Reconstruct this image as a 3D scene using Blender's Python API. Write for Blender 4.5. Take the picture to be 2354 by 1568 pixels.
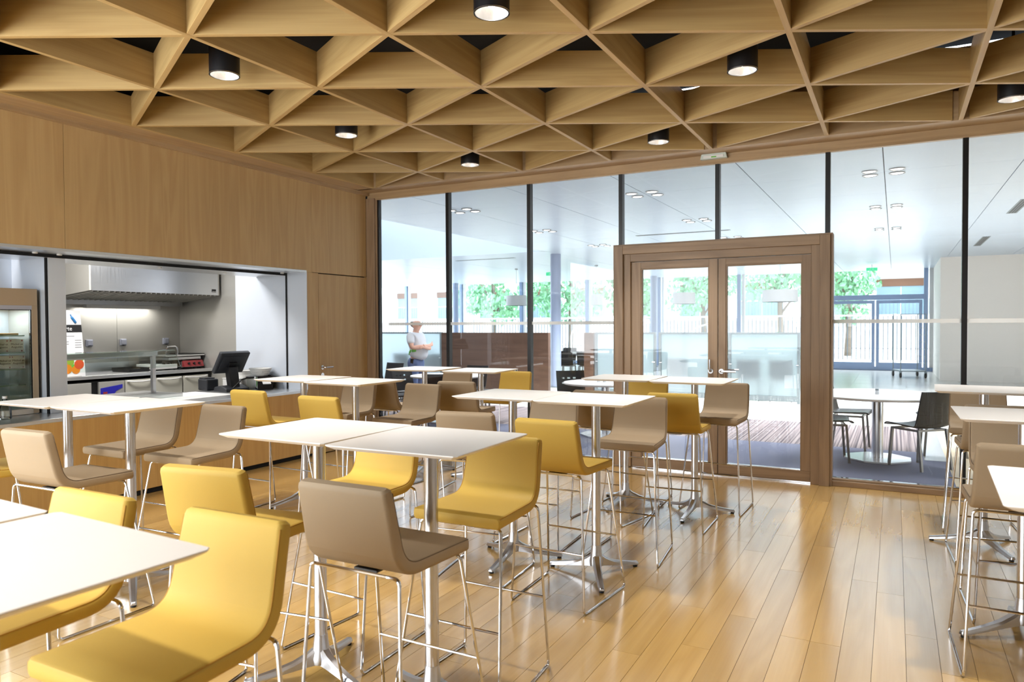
import bpy, bmesh, math, random
from mathutils import Vector, Matrix, Euler
random.seed(7)
SC = bpy.context.scene
for o in list(bpy.data.objects): bpy.data.objects.remove(o, do_unlink=True)
COL = SC.collection
PI = math.pi

# ------------------------------------------------------------------ camera
CZ = 1.551
cam_d = bpy.data.cameras.new('camera')
cam = bpy.data.objects.new('camera', cam_d); COL.objects.link(cam)
cam_d.sensor_width = 36.0
cam_d.lens = 1664.3 / 2354.0 * 36.0
cam_d.clip_start = 0.05; cam_d.clip_end = 300
RR = ((0.8839219, 0.4676099, -0.0047987), (-0.0063734, 0.0223072, 0.9997308), (-0.4675911, 0.8836534, -0.0226981))
cam.matrix_world = Matrix(((RR[0][0], RR[1][0], -RR[2][0], 0), (RR[0][1], RR[1][1], -RR[2][1], 0),
                           (RR[0][2], RR[1][2], -RR[2][2], CZ), (0, 0, 0, 1)))
cam_d.dof.use_dof = True; cam_d.dof.focus_distance = 4.6; cam_d.dof.aperture_fstop = 4.0
SC.camera = cam

# ------------------------------------------------------------------ world, exposure
W = bpy.data.worlds.new('sky'); SC.world = W; W.use_nodes = True
wn = W.node_tree.nodes; wl = W.node_tree.links; wn.clear()
SKY = 6.4
w_out = wn.new('ShaderNodeOutputWorld'); w_bg = wn.new('ShaderNodeBackground')
w_bg.inputs[0].default_value = (0.80, 0.91, 1.0, 1); w_bg.inputs[1].default_value = SKY
wl.new(w_bg.outputs[0], w_out.inputs[0])
W.cycles.sampling_method = 'NONE'
vs = SC.view_settings
vs.view_transform = 'Standard'; vs.look = 'None'; vs.gamma = 1.0; vs.use_curve_mapping = False
vs.exposure = 0.24
cy = SC.cycles
cy.use_denoising = True; cy.max_bounces = 6; cy.diffuse_bounces = 3; cy.glossy_bounces = 3
cy.transmission_bounces = 5; cy.transparent_max_bounces = 10
cy.use_adaptive_sampling = True; cy.adaptive_threshold = 0.06; cy.adaptive_min_samples = 16
cy.caustics_reflective = False; cy.caustics_refractive = False
cy.sample_clamp_indirect = 4.0; cy.blur_glossy = 0.6

def area_light(name, loc, rot, sx, sy, power, col=(1, 1, 1), portal=False, spread=PI):
    d = bpy.data.lights.new(name, 'AREA'); d.shape = 'RECTANGLE'; d.size = sx; d.size_y = sy
    d.energy = power; d.color = col; d.spread = spread
    if portal: d.cycles.is_portal = True
    o = bpy.data.objects.new(name, d); COL.objects.link(o); o.location = loc; o.rotation_euler = rot
    return o
# daylight: area lamp before the closed-off window bay behind the camera, roof light over the hall
area_light('rear_window_daylight', (-3.66, -2.06, 1.55), (PI / 2, 0, 0), 4.8, 2.9, 225, (0.84, 0.93, 1.0))
area_light('side_window_daylight', (-6.05, -0.42, 1.75), (0, -PI / 2, 0), 2.2, 3.0, 190, (0.90, 0.96, 1.0))
area_light('hall_roof_daylight', (-10.4, 12.0, 5.2), (0, 0, 0), 5.6, 6.6, 330, (0.84, 0.93, 1.0))


# ------------------------------------------------------------------ materials
MATS = {}
def srgb(r, g, b):
    def f(c):
        c /= 255.0
        return c / 12.92 if c <= 0.04045 else ((c + 0.055) / 1.055) ** 2.4
    return (f(r), f(g), f(b), 1.0)
def newmat(name):
    m = bpy.data.materials.new(name); m.use_nodes = True
    nt = m.node_tree; nt.nodes.clear()
    out = nt.nodes.new('ShaderNodeOutputMaterial'); b = nt.nodes.new('ShaderNodeBsdfPrincipled')
    nt.links.new(b.outputs[0], out.inputs[0]); MATS[name] = m
    return m, nt, b, out
def plain(name, col, rough=0.5, metal=0.0, spec=0.5, noise=0.0, nscale=8.0, bump=0.0, bscale=60.0, emit=None, es=0.0, coat=0.0):
    m, nt, b, out = newmat(name)
    b.inputs['Base Color'].default_value = col; b.inputs['Roughness'].default_value = rough
    b.inputs['Metallic'].default_value = metal; b.inputs['Specular IOR Level'].default_value = spec
    b.inputs['Coat Weight'].default_value = coat
    N = nt.nodes; L = nt.links
    tc = N.new('ShaderNodeTexCoord')
    nz = N.new('ShaderNodeTexNoise'); nz.inputs['Scale'].default_value = nscale; nz.inputs['Detail'].default_value = 3
    L.new(tc.outputs['Object'], nz.inputs['Vector'])
    if noise > 0:
        mx = N.new('ShaderNodeMix'); mx.data_type = 'RGBA'
        mx.inputs['A'].default_value = [c * (1 - noise) for c in col[:3]] + [1]
        mx.inputs['B'].default_value = [min(1, c * (1 + noise)) for c in col[:3]] + [1]
        L.new(nz.outputs['Fac'], mx.inputs['Factor']); L.new(mx.outputs['Result'], b.inputs['Base Color'])
    if bump > 0:
        n2 = N.new('ShaderNodeTexNoise'); n2.inputs['Scale'].default_value = bscale; n2.inputs['Detail'].default_value = 2
        L.new(tc.outputs['Object'], n2.inputs['Vector'])
        bp = N.new('ShaderNodeBump'); bp.inputs['Strength'].default_value = bump; bp.inputs['Distance'].default_value = 0.002
        L.new(n2.outputs['Fac'], bp.inputs['Height']); L.new(bp.outputs[0], b.inputs['Normal'])
    if emit:
        m.cycles.emission_sampling = 'NONE'
        b.inputs['Emission Color'].default_value = emit; b.inputs['Emission Strength'].default_value = es
    return m
def wood(name, c1, c2, axis='X', rough=0.45, vary=0.12, scale=1.0, spec=0.4, coat=0.0, fig=0.5):
    """oak: long grain along the given local axis, cathedral figure, per-object tone"""
    m, nt, b, out = newmat(name); N = nt.nodes; L = nt.links
    b.inputs['Roughness'].default_value = rough; b.inputs['Specular IOR Level'].default_value = spec
    b.inputs['Coat Weight'].default_value = coat; b.inputs['Coat Roughness'].default_value = 0.17
    tc = N.new('ShaderNodeTexCoord'); oi = N.new('ShaderNodeObjectInfo')
    off = N.new('ShaderNodeVectorMath'); off.operation = 'MULTIPLY_ADD'
    comb = N.new('ShaderNodeCombineXYZ')
    for i in range(3): L.new(oi.outputs['Random'], comb.inputs[i])
    L.new(comb.outputs[0], off.inputs[0]); off.inputs[1].default_value = (37, 53, 71); L.new(tc.outputs['Object'], off.inputs[2])
    def mapped(along, across):
        mp = N.new('ShaderNodeMapping'); s = [across] * 3; s['XYZ'.index(axis)] = along
        mp.inputs['Scale'].default_value = [v * scale for v in s]
        L.new(off.outputs[0], mp.inputs['Vector']); return mp
    m1 = mapped(0.45, 6.0)
    fig_n = N.new('ShaderNodeTexNoise'); fig_n.inputs['Scale'].default_value = 1.0; fig_n.inputs['Detail'].default_value = 2.0
    fig_n.inputs['Distortion'].default_value = 0.6
    L.new(m1.outputs[0], fig_n.inputs['Vector'])
    mul = N.new('ShaderNodeMath'); mul.operation = 'MULTIPLY'; mul.inputs[1].default_value = 9.0
    L.new(fig_n.outputs['Fac'], mul.inputs[0])
    sn = N.new('ShaderNodeMath'); sn.operation = 'PINGPONG'; sn.inputs[1].default_value = 1.0
    L.new(mul.outputs[0], sn.inputs[0])
    m2 = mapped(2.2, 110.0)
    gr = N.new('ShaderNodeTexNoise'); gr.inputs['Scale'].default_value = 1.0; gr.inputs['Detail'].default_value = 4.0
    L.new(m2.outputs[0], gr.inputs['Vector'])
    ad = N.new('ShaderNodeMix'); ad.data_type = 'FLOAT'; ad.inputs['Factor'].default_value = 1 - fig
    L.new(sn.outputs[0], ad.inputs['A']); L.new(gr.outputs['Fac'], ad.inputs['B'])
    cr = N.new('ShaderNodeMix'); cr.data_type = 'RGBA'
    cr.inputs['A'].default_value = c1; cr.inputs['B'].default_value = c2
    L.new(ad.outputs['Result'], cr.inputs['Factor'])
    hv = N.new('ShaderNodeHueSaturation')
    mr = N.new('ShaderNodeMapRange'); mr.inputs['To Min'].default_value = 1 - vary; mr.inputs['To Max'].default_value = 1 + vary
    L.new(oi.outputs['Random'], mr.inputs['Value']); L.new(mr.outputs['Result'], hv.inputs['Value'])
    L.new(cr.outputs['Result'], hv.inputs['Color']); L.new(hv.outputs[0], b.inputs['Base Color'])
    bp = N.new('ShaderNodeBump'); bp.inputs['Strength'].default_value = 0.12; bp.inputs['Distance'].default_value = 0.001
    L.new(gr.outputs['Fac'], bp.inputs['Height']); L.new(bp.outputs[0], b.inputs['Normal'])
    return m
def glassmat(name, tint=(1, 1, 1, 1), refl=0.07, rough=0.0):
    m, nt, b, out = newmat(name); N = nt.nodes; L = nt.links; N.remove(b)
    tr = N.new('ShaderNodeBsdfTransparent'); tr.inputs[0].default_value = tint
    gl = N.new('ShaderNodeBsdfGlossy'); gl.inputs['Roughness'].default_value = rough; gl.inputs['Color'].default_value = (1, 1, 1, 1)
    fr = N.new('ShaderNodeFresnel'); fr.inputs['IOR'].default_value = 1.0 + refl * 6.5
    mx = N.new('ShaderNodeMixShader'); L.new(fr.outputs[0], mx.inputs[0]); L.new(tr.outputs[0], mx.inputs[1]); L.new(gl.outputs[0], mx.inputs[2])
    L.new(mx.outputs[0], out.inputs[0]); return m
def frosted(name, col=(0.9, 0.97, 1.0, 1), rough=0.32, mixd=0.35):
    m, nt, b, out = newmat(name); N = nt.nodes; L = nt.links; N.remove(b)
    rf = N.new('ShaderNodeBsdfRefraction'); rf.inputs['Color'].default_value = col; rf.inputs['Roughness'].default_value = rough; rf.inputs['IOR'].default_value = 1.3
    tl = N.new('ShaderNodeBsdfTranslucent'); tl.inputs['Color'].default_value = col
    df = N.new('ShaderNodeBsdfDiffuse'); df.inputs['Color'].default_value = col
    a = N.new('ShaderNodeMixShader'); a.inputs[0].default_value = 0.4; L.new(tl.outputs[0], a.inputs[1]); L.new(df.outputs[0], a.inputs[2])
    mx = N.new('ShaderNodeMixShader'); mx.inputs[0].default_value = mixd; L.new(rf.outputs[0], mx.inputs[1]); L.new(a.outputs[0], mx.inputs[2])
    L.new(mx.outputs[0], out.inputs[0]); return m
def veil(name, col, alpha):
    m, nt, b, out = newmat(name); N = nt.nodes; L = nt.links
    b.inputs['Base Color'].default_value = col; b.inputs['Roughness'].default_value = 0.6
    b.inputs['Alpha'].default_value = alpha; return m
def brushed(name, col, rough=0.3, axis='Y'):
    m, nt, b, out = newmat(name); N = nt.nodes; L = nt.links
    b.inputs['Base Color'].default_value = col; b.inputs['Metallic'].default_value = 1.0
    tc = N.new('ShaderNodeTexCoord'); mp = N.new('ShaderNodeMapping'); s = [160, 160, 160]; s['XYZ'.index(axis)] = 2
    mp.inputs['Scale'].default_value = s; L.new(tc.outputs['Object'], mp.inputs['Vector'])
    nz = N.new('ShaderNodeTexNoise'); nz.inputs['Scale'].default_value = 1.0; L.new(mp.outputs[0], nz.inputs['Vector'])
    mr = N.new('ShaderNodeMapRange'); mr.inputs['To Min'].default_value = rough - 0.06; mr.inputs['To Max'].default_value = rough + 0.08
    L.new(nz.outputs['Fac'], mr.inputs['Value']); L.new(mr.outputs['Result'], b.inputs['Roughness']); return m
def stripes(name, base, dark, mid):
    m, nt, b, out = newmat(name); N = nt.nodes; L = nt.links
    tc = N.new('ShaderNodeTexCoord'); mp = N.new('ShaderNodeMapping'); mp.inputs['Scale'].default_value = (42, 0.15, 1)
    L.new(tc.outputs['Object'], mp.inputs['Vector']); nz = N.new('ShaderNodeTexNoise'); nz.inputs['Detail'].default_value = 2; nz.inputs['Scale'].default_value = 1.0
    L.new(mp.outputs[0], nz.inputs['Vector'])
    cr = N.new('ShaderNodeValToRGB'); cr.color_ramp.elements[0].position = 0.42; cr.color_ramp.elements[0].color = dark
    cr.color_ramp.elements[1].position = 0.56; cr.color_ramp.elements[1].color = base
    e = cr.color_ramp.elements.new(0.49); e.color = mid
    L.new(nz.outputs['Fac'], cr.inputs[0]); L.new(cr.outputs[0], b.inputs['Base Color']); b.inputs['Roughness'].default_value = 0.95
    return m

wood('oak_beam', srgb(198, 168, 114), srgb(168, 136, 86), 'X', 0.5, 0.06, fig=0.45)
wood('oak_wall', srgb(198, 168, 120), srgb(180, 148, 102), 'Z', 0.45, 0.03, fig=0.55)
wood('oak_counter', srgb(218, 178, 112), srgb(198, 154, 90), 'Z', 0.45, 0.04, fig=0.4)
wood('oak_floor', srgb(206, 168, 100), srgb(184, 145, 82), 'Y', 0.24, 0.13, spec=0.6, fig=0.5, coat=1.0)
fb_ = next(n for n in MATS['oak_floor'].node_tree.nodes if n.type == 'BSDF_PRINCIPLED'); fb_.inputs['Coat IOR'].default_value = 2.0
next(n for n in MATS['oak_floor'].node_tree.nodes if n.type == 'BUMP').inputs['Strength'].default_value = 0.0
wood('oak_trim_x', srgb(184, 156, 118), srgb(158, 130, 96), 'X', 0.45, 0.04)
wood('oak_trim_y', srgb(184, 156, 118), srgb(158, 130, 96), 'Y', 0.45, 0.04)
wood('oak_frame_z', srgb(164, 138, 110), srgb(132, 108, 84), 'Z', 0.45, 0.05)
wood('oak_frame_x', srgb(164, 138, 110), srgb(132, 108, 84), 'X', 0.45, 0.05)
wood('screen_wood', srgb(94, 70, 56), srgb(74, 53, 42), 'X', 0.4, 0.04, spec=0.3)
plain('floor_gap', srgb(70, 46, 22), 0.8)
plain('void_black', (0.004, 0.004, 0.005, 1), 0.9)
plain('black_metal', srgb(24, 24, 28), 0.4, noise=0.1)
plain('mullion_black', srgb(8, 8, 10), 0.35)
plain('white_top', srgb(240, 236, 232), 0.38, spec=0.4, noise=0.01)
plain('white_edge', srgb(226, 220, 214), 0.5)
plain('yellow_fabric', srgb(198, 165, 76), 0.62, spec=0.35, noise=0.03, nscale=300, bump=0.12, bscale=900)
plain('yellow_seam', srgb(176, 130, 40), 0.7)
plain('taupe_fabric', srgb(158, 139, 114), 0.66, spec=0.3, noise=0.03, nscale=300, bump=0.12, bscale=900)
plain('taupe_seam', srgb(110, 92, 72), 0.7)
plain('chrome', (0.70, 0.70, 0.72, 1), 0.10, metal=1.0)
plain('cast_alu', (0.58, 0.59, 0.62, 1), 0.28, metal=1.0, noise=0.05, nscale=30)
plain('pole_alu', (0.62, 0.62, 0.64, 1), 0.24, metal=1.0)
plain('rubber', srgb(28, 28, 30), 0.7)
brushed('steel_z', (0.74, 0.76, 0.79, 1), 0.30, 'Z')
brushed('steel_y', (0.72, 0.73, 0.74, 1), 0.30, 'Y')
brushed('steel_dark', (0.34, 0.34, 0.34, 1), 0.35, 'Y')
plain('steel_panel', srgb(188, 186, 180), 0.38, metal=0.45, noise=0.03, nscale=3)
plain('steel_side', srgb(220, 228, 240), 0.32, metal=0.3, noise=0.02, nscale=2)
plain('plaster_white', srgb(240, 240, 240), 0.7)
plain('plaster_cream', srgb(244, 236, 226), 0.6)
plain('plaster_beige', srgb(214, 206, 196), 0.7)
plain('hall_ceiling', srgb(212, 226, 240), 0.30, spec=0.9, noise=0.03, nscale=1.2)
plain('hall_joint', srgb(70, 74, 80), 0.6)
plain('carpet_grey', srgb(104, 108, 128), 0.95, noise=0.10, nscale=120, bump=0.3, bscale=500)
stripes('carpet_stripe', srgb(146, 134, 132), srgb(74, 66, 72), srgb(118, 106, 106))
plain('hall_tile', srgb(226, 222, 214), 0.22, noise=0.02, nscale=2)
plain('hall_tile_joint', srgb(196, 190, 180), 0.5)
plain('beige_floor', srgb(206, 188, 156), 0.35, noise=0.06, nscale=4)
plain('black_ply', srgb(17, 17, 20), 0.3, spec=0.35, noise=0.1, nscale=20)
plain('chair_leg', srgb(132, 130, 128), 0.35, metal=0.7)
plain('column_grey', srgb(150, 162, 186), 0.4)
plain('blue_frame', srgb(138, 158, 190), 0.45, metal=0.2)
plain('rail_grey', srgb(128, 138, 142), 0.4, metal=0.5)
glassmat('clear_glass', (0.985, 0.992, 1.0, 1), 0.075)
glassmat('green_glass', (0.92, 0.97, 0.95, 1), 0.06)
frosted('frost_pane', rough=0.6, mixd=0.35)
veil('stripe_film', (0.86, 0.88, 0.88, 1), 0.72)
plain('lamp_reflector', (0.95, 0.93, 0.92, 1), 0.25, metal=0.6, noise=0.2, nscale=120, emit=(1.0, 0.93, 0.84, 1), es=0.10)
plain('lamp_bulb', (1, 1, 1, 1), 0.3, emit=(1.0, 0.95, 0.88, 1), es=14.0)
plain('spot_lens', (1, 1, 1, 1), 0.3, emit=(1.0, 0.96, 0.9, 1), es=9.0)
plain('plastic_black', srgb(40, 42, 47), 0.45, noise=0.06, nscale=60)
plain('plastic_dark', srgb(14, 14, 16), 0.4)
plain('plastic_white', srgb(232, 232, 230), 0.45)
plain('plastic_grey', srgb(176, 180, 196), 0.45)
plain('paper_white', srgb(240, 240, 240), 0.7)
plain('ink_black', srgb(22, 22, 24), 0.7)
plain('ink_grey', srgb(150, 152, 156), 0.7)
plain('ink_blue', srgb(52, 128, 190), 0.6)
plain('panel_blue', srgb(44, 44, 170), 0.35)
plain('red_plastic', srgb(150, 52, 56), 0.4)
plain('orange_fruit', srgb(240, 140, 30), 0.5)
plain('grapefruit', srgb(226, 84, 44), 0.5)
plain('kiwi_green', srgb(150, 176, 60), 0.5)
plain('leaf_green', srgb(110, 190, 70), 0.5)
plain('fridge_header', srgb(178, 158, 132), 0.55)
plain('shelf_edge', srgb(150, 190, 188), 0.2)
plain('pastry', srgb(190, 150, 96), 0.7)
plain('drawer_front', srgb(206, 204, 192), 0.4, metal=0.2)
plain('filter_dark', srgb(14, 13, 12), 0.7)
plain('shirt_white', srgb(226, 230, 238), 0.85, noise=0.03, nscale=30)
plain('shirt_green', srgb(110, 200, 84), 0.8)
plain('skin', srgb(226, 178, 158), 0.6)
plain('hair_grey', srgb(120, 112, 110), 0.8)
plain('jeans', srgb(92, 110, 150), 0.85, noise=0.12, nscale=25)
plain('exit_green', srgb(60, 190, 130), 0.5, emit=srgb(60, 200, 140), es=0.8)
plain('shade_white', srgb(246, 246, 246), 0.8)
plain('terrace', srgb(214, 210, 202), 0.8, noise=0.05, nscale=2)
plain('facade_white', srgb(236, 236, 236), 0.8)
plain('facade_shade', srgb(120, 146, 158), 0.7)
plain('facade_brown', srgb(104, 70, 48), 0.7)
plain('fence_white', srgb(214, 220, 226), 0.6)
plain('fence_dark', srgb(84, 98, 108), 0.6)
plain('bark', srgb(112, 100, 88), 0.9, noise=0.2, nscale=12)
plain('leaf_mint', srgb(120, 176, 132), 0.6, noise=0.3, nscale=1.5)
plain('leaf_dark', srgb(84, 140, 92), 0.6, noise=0.3, nscale=1.5)
plain('water_clear', srgb(225, 230, 235), 0.1)
plain('emergency_case', srgb(206, 216, 210), 0.35, noise=0.05, nscale=30)

# ------------------------------------------------------------------ mesh helpers
def V(*a): return Vector(a)
def link(o, parent=None):
    COL.objects.link(o)
    if parent is not None: o.parent = parent
    return o
def tag(o, label=None, cat=None, group=None, kind=None):
    if label: o['label'] = label
    if cat: o['category'] = cat
    if group: o['group'] = group
    if kind: o['kind'] = kind
    return o
def empty(name, loc=(0, 0, 0), rz=0.0):
    o = bpy.data.objects.new(name, None); COL.objects.link(o); o.empty_display_size = 0.1
    o.location = loc; o.rotation_euler = (0, 0, rz); return o
def box(bm, x0, x1, y0, y1, z0, z1, M=None):
    vs_ = [bm.verts.new((x, y, z)) for z in (z0, z1) for (x, y) in ((x0, y0), (x1, y0), (x1, y1), (x0, y1))]
    if M is not None:
        for v in vs_: v.co = M @ v.co
    for f in ((0, 3, 2, 1), (4, 5, 6, 7), (0, 1, 5, 4), (1, 2, 6, 5), (2, 3, 7, 6), (3, 0, 4, 7)):
        bm.faces.new([vs_[i] for i in f])
    return vs_
def ring_faces(bm, rings, cap=True, closed=False):
    n = len(rings[0])
    rs = rings + ([rings[0]] if closed else [])
    for a, b in zip(rs[:-1], rs[1:]):
        for i in range(n):
            bm.faces.new((a[i], a[(i + 1) % n], b[(i + 1) % n], b[i]))
    if cap and not closed:
        bm.faces.new(list(reversed(rings[0]))); bm.faces.new(rings[-1])
def fillet(pts, r, n=5):
    pts = [Vector(p) for p in pts]; out = [pts[0]]
    for a, b, c in zip(pts[:-2], pts[1:-1], pts[2:]):
        d1 = (a - b); d2 = (c - b); l1 = d1.length; l2 = d2.length; d1.normalize(); d2.normalize()
        ang = d1.angle(d2); t = min(r / max(math.tan(ang / 2), 1e-4), l1 * 0.49, l2 * 0.49)
        p1 = b + d1 * t; p2 = b + d2 * t
        for k in range(n + 1):
            u = k / n; out.append((1 - u) ** 2 * p1 + 2 * u * (1 - u) * b + u * u * p2)
    out.append(pts[-1]); return out
def tube(bm, pts, r, seg=8, cap=True):
    pts = [Vector(p) for p in pts]; rings = []; prev = None
    for i, p in enumerate(pts):
        t = (pts[min(i + 1, len(pts) - 1)] - pts[max(i - 1, 0)]).normalized()
        if prev is None:
            u = t.orthogonal().normalized()
        else:
            u = (prev - t * prev.dot(t))
            u = u.normalized() if u.length > 1e-6 else t.orthogonal().normalized()
        prev = u; w = t.cross(u)
        rr = r[i] if isinstance(r, (list, tuple)) else r
        rings.append([bm.verts.new(p + (u * math.cos(2 * PI * k / seg) + w * math.sin(2 * PI * k / seg)) * rr) for k in range(seg)])
    ring_faces(bm, rings, cap)
def lathe(bm, prof, seg=24, c=(0, 0, 0), cap=True):
    rings = []
    for r, z in prof:
        rings.append([bm.verts.new((c[0] + r * math.cos(2 * PI * k / seg), c[1] + r * math.sin(2 * PI * k / seg), c[2] + z)) for k in range(seg)])
    ring_faces(bm, rings, cap)
def prism(bm, poly, h0, h1, axis='Z', M=None):
    """extrude a 2-D polygon along an axis"""
    def P(a, b, h):
        v = {'Z': (a, b, h), 'Y': (a, h, b), 'X': (h, a, b)}[axis]
        return (M @ Vector(v)) if M is not None else Vector(v)
    r0 = [bm.verts.new(P(a, b, h0)) for a, b in poly]; r1 = [bm.verts.new(P(a, b, h1)) for a, b in poly]
    ring_faces(bm, [r0, r1])
def done(name, bm, mat, parent=None, smooth=False, bevel=0.0, loc=None, rot=None, seg=2):
    bmesh.ops.recalc_face_normals(bm, faces=bm.faces[:])
    if bevel > 0:
        bmesh.ops.bevel(bm, geom=[e for e in bm.edges if e.is_manifold and e.calc_face_angle(0) > 0.6], offset=bevel, segments=seg, affect='EDGES', profile=0.5)
    me = bpy.data.meshes.new(name); bm.to_mesh(me); bm.free()
    me.materials.append(MATS[mat] if isinstance(mat, str) else mat)
    if smooth:
        for p in me.polygons: p.use_smooth = True
        if smooth == 'auto': me.set_sharp_from_angle(angle=0.6)
    o = bpy.data.objects.new(name, me); link(o, parent)
    if loc is not None: o.location = loc
    if rot is not None: o.rotation_euler = rot
    return o
def bx(name, mat, x0, x1, y0, y1, z0, z1, parent=None, bevel=0.0):
    """box whose origin is its centre"""
    c = ((x0 + x1) / 2, (y0 + y1) / 2, (z0 + z1) / 2); bm = bmesh.new()
    hx, hy, hz = abs(x1 - x0) / 2, abs(y1 - y0) / 2, abs(z1 - z0) / 2
    box(bm, -hx, hx, -hy, hy, -hz, hz)
    return done(name, bm, mat, parent, bevel=bevel, loc=c)
def copy_tree(o, parent=None):
    c = o.copy(); COL.objects.link(c)
    if parent is not None: c.parent = parent
    for ch in o.children: copy_tree(ch, c)
    return c
def text(name, body, size, mat, loc, rot, parent=None, align='CENTER'):
    cu = bpy.data.curves.new(name, 'FONT'); cu.body = body; cu.size = size; cu.align_x = align; cu.extrude = 0.0004
    cu.resolution_u = 2
    tmp = bpy.data.objects.new(name + '_outline', cu); COL.objects.link(tmp)
    bpy.context.view_layer.update()
    me = bpy.data.meshes.new_from_object(tmp.evaluated_get(bpy.context.evaluated_depsgraph_get()))
    bpy.data.objects.remove(tmp, do_unlink=True); me.materials.clear(); me.materials.append(MATS[mat])
    o = bpy.data.objects.new(name, me); link(o, parent); o.location = loc; o.rotation_euler = rot
    return o
def structure(o, label, cat): return tag(o, label, cat, kind='structure')

# ================================================================== THE CAFE SHELL
XW = -6.12; YG = 7.57; ZC = 3.271
XR = 3.6; YB = -2.1
# ---- floor: oak planks running towards the glass wall
floor = bx('floor', 'floor_gap', XW - 0.1, XR, YB, YG + 0.05, -0.06, -0.006)
structure(floor, 'oak plank floor of the cafe', 'floor')
FOFF = floor.location.copy()
PWID = 0.1372
def in_frame(x, y, z):
    d = Vector((x, y, z - CZ)); a = d.dot(Vector(RR[0])); b = d.dot(Vector(RR[1])); c = d.dot(Vector(RR[2]))
    return c > 0.3 and abs(a / c) < 0.73 and abs(b / c) < 0.49
rng = random.Random(3); planks = []
nx = int((XR - XW) / PWID)
for i in range(nx):
    x = XW + (i + 0.5) * PWID; y = YB - rng.uniform(0, 1.4)
    while y < YG - 0.06:
        ln = rng.choice((1.35, 1.65, 2.0, 2.3)); y1 = min(y + ln, YG - 0.06); y0 = max(y, YB)
        if y1 - y0 > 0.05:
            vis = any(in_frame(x, yy, 0) for yy in (y0, (y0 + y1) / 2, y1))
            planks.append((math.hypot(x, (y0 + y1) / 2) if vis else 99 + rng.random(), x, y0, y1))
        y += ln
planks.sort()
pmesh = {}
field = bmesh.new()
for k, (dist, x, y0, y1) in enumerate(planks):
    ln = round((y1 - y0), 3)
    if k < 298 and dist < 90:
        if ln not in pmesh:
            bm = bmesh.new(); w = PWID / 2 - 0.0009
            box(bm, -w, w, -ln / 2 + 0.0009, ln / 2 - 0.0009, -0.006, 0.0)
            o = done('plank', bm, 'oak_floor'); pmesh[ln] = o.data
        else:
            o = bpy.data.objects.new('plank', pmesh[ln]); COL.objects.link(o)
        o.parent = floor; o.location = Vector((x, (y0 + y1) / 2, 0)) - FOFF
    else:
        w = PWID / 2 - 0.0009
        box(field, x - w, x + w, y0 + 0.0009, y1 - 0.0009, -0.006, 0.0)
o = done('plank_field', field, 'oak_floor', floor); o.location = -FOFF; o['kind'] = 'stuff'

# ---- left wall: oak veneer panels, serving hatch 0.79-2.18 m, flush door
HZ0, HZ1, HY1 = 0.794, 2.180, 6.408
wall_left = bx('wall_left', 'void_black', XW - 0.12, XW - 0.03, YB, YG, HZ1 + 0.02, 4.1)
structure(wall_left, 'oak panelled side wall with the stainless serving hatch', 'wall')
WO = wall_left.location.copy()
def wpanel(y0, y1, z0, z1, mat='oak_wall', name='wall_panel'):
    g = 0.0015
    o = bx(name, mat, XW - 0.03, XW, y0 + g, y1 - g, z0, z1, wall_left, 0.001); o.location -= WO; return o
for a, b in ((YB, 0.8), (0.8, 3.61), (3.61, 6.5)): wpanel(a, b, HZ1, 3.235)
wpanel(6.5, 7.50, HZ1 + 0.004, 3.235)
wpanel(HY1, 6.603, 0.03, HZ1 - 0.001)
wpanel(7.486, 7.54, 0.03, HZ1)
for a, b in ((YB, 0.9), (0.9, 2.56), (2.56, 4.23), (4.23, HY1 + 0.001)): wpanel(a, b, 0.045, 0.762, 'oak_counter', 'counter_panel')
o = bx('skirting_recess', 'void_black', XW - 0.05, XW - 0.02, YB, 7.5, 0.0, 0.045, wall_left); o.location -= WO
o = bx('lower_backing', 'void_black', XW - 0.09, XW - 0.031, YB, HY1 + 0.02, 0.045, 0.76, wall_left); o.location -= WO
o = bx('end_backing', 'void_black', XW - 0.09, XW - 0.031, HY1 + 0.02, YG, 0.03, HZ1 + 0.02, wall_left); o.location -= WO

sw = bx('window_30', 'shade_white', XW, XW + 0.015, -1.95, 1.12, 0.62, 2.88); structure(sw, 'window with a drawn white blind beside the camera, out of the picture', 'window')
for a, b, c, d in ((-2.0, -1.95, 0.57, 2.93), (1.12, 1.17, 0.57, 2.93), (-1.95, 1.12, 2.88, 2.93), (-1.95, 1.12, 0.57, 0.62)):
    o = bx('window_frame', 'mullion_black', XW, XW + 0.03, a, b, c, d, sw); o.location -= sw.location
door1 = empty('door_1', (XW, 7.04, 0)); structure(door1, 'flush oak veneer door beside the serving hatch', 'door')
bm = bmesh.new(); box(bm, -0.03, -0.001, 6.606 - 7.04, 7.483 - 7.04, 0.008, HZ1 - 0.008); done('door_leaf', bm, 'oak_wall', door1, bevel=0.001)
def lever(parent, loc, sx=1, dirv=(0, 1, 0), nrm=(1, 0, 0), mat='chrome', L=0.13):
    n = Vector(nrm); d = Vector(dirv); p = Vector(loc)
    bm = bmesh.new(); tube(bm, [p, p + n * 0.008], 0.026, 20); done('rosette', bm, mat, parent, smooth='auto')
    bm = bmesh.new(); tube(bm, fillet([p, p + n * 0.055, p + n * 0.055 + d * L], 0.02), 0.0095, 10); done('lever', bm, mat, parent, smooth='auto')
h = empty('door_handle'); h.parent = door1; h.location = (0, 0, 0)
lever(h, (0, 6.655 - 7.04, 1.045), dirv=(0, 1, 0))
bm = bmesh.new(); tube(bm, [(0, 6.655 - 7.04, 0.955), (0.008, 6.655 - 7.04, 0.955)], 0.025, 20); done('key_rosette', bm, 'chrome', h, smooth='auto')
bm = bmesh.new(); box(bm, 0.008, 0.0088, 6.652 - 7.04, 6.658 - 7.04, 0.94, 0.962); done('keyhole', bm, 'void_black', h)

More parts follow.
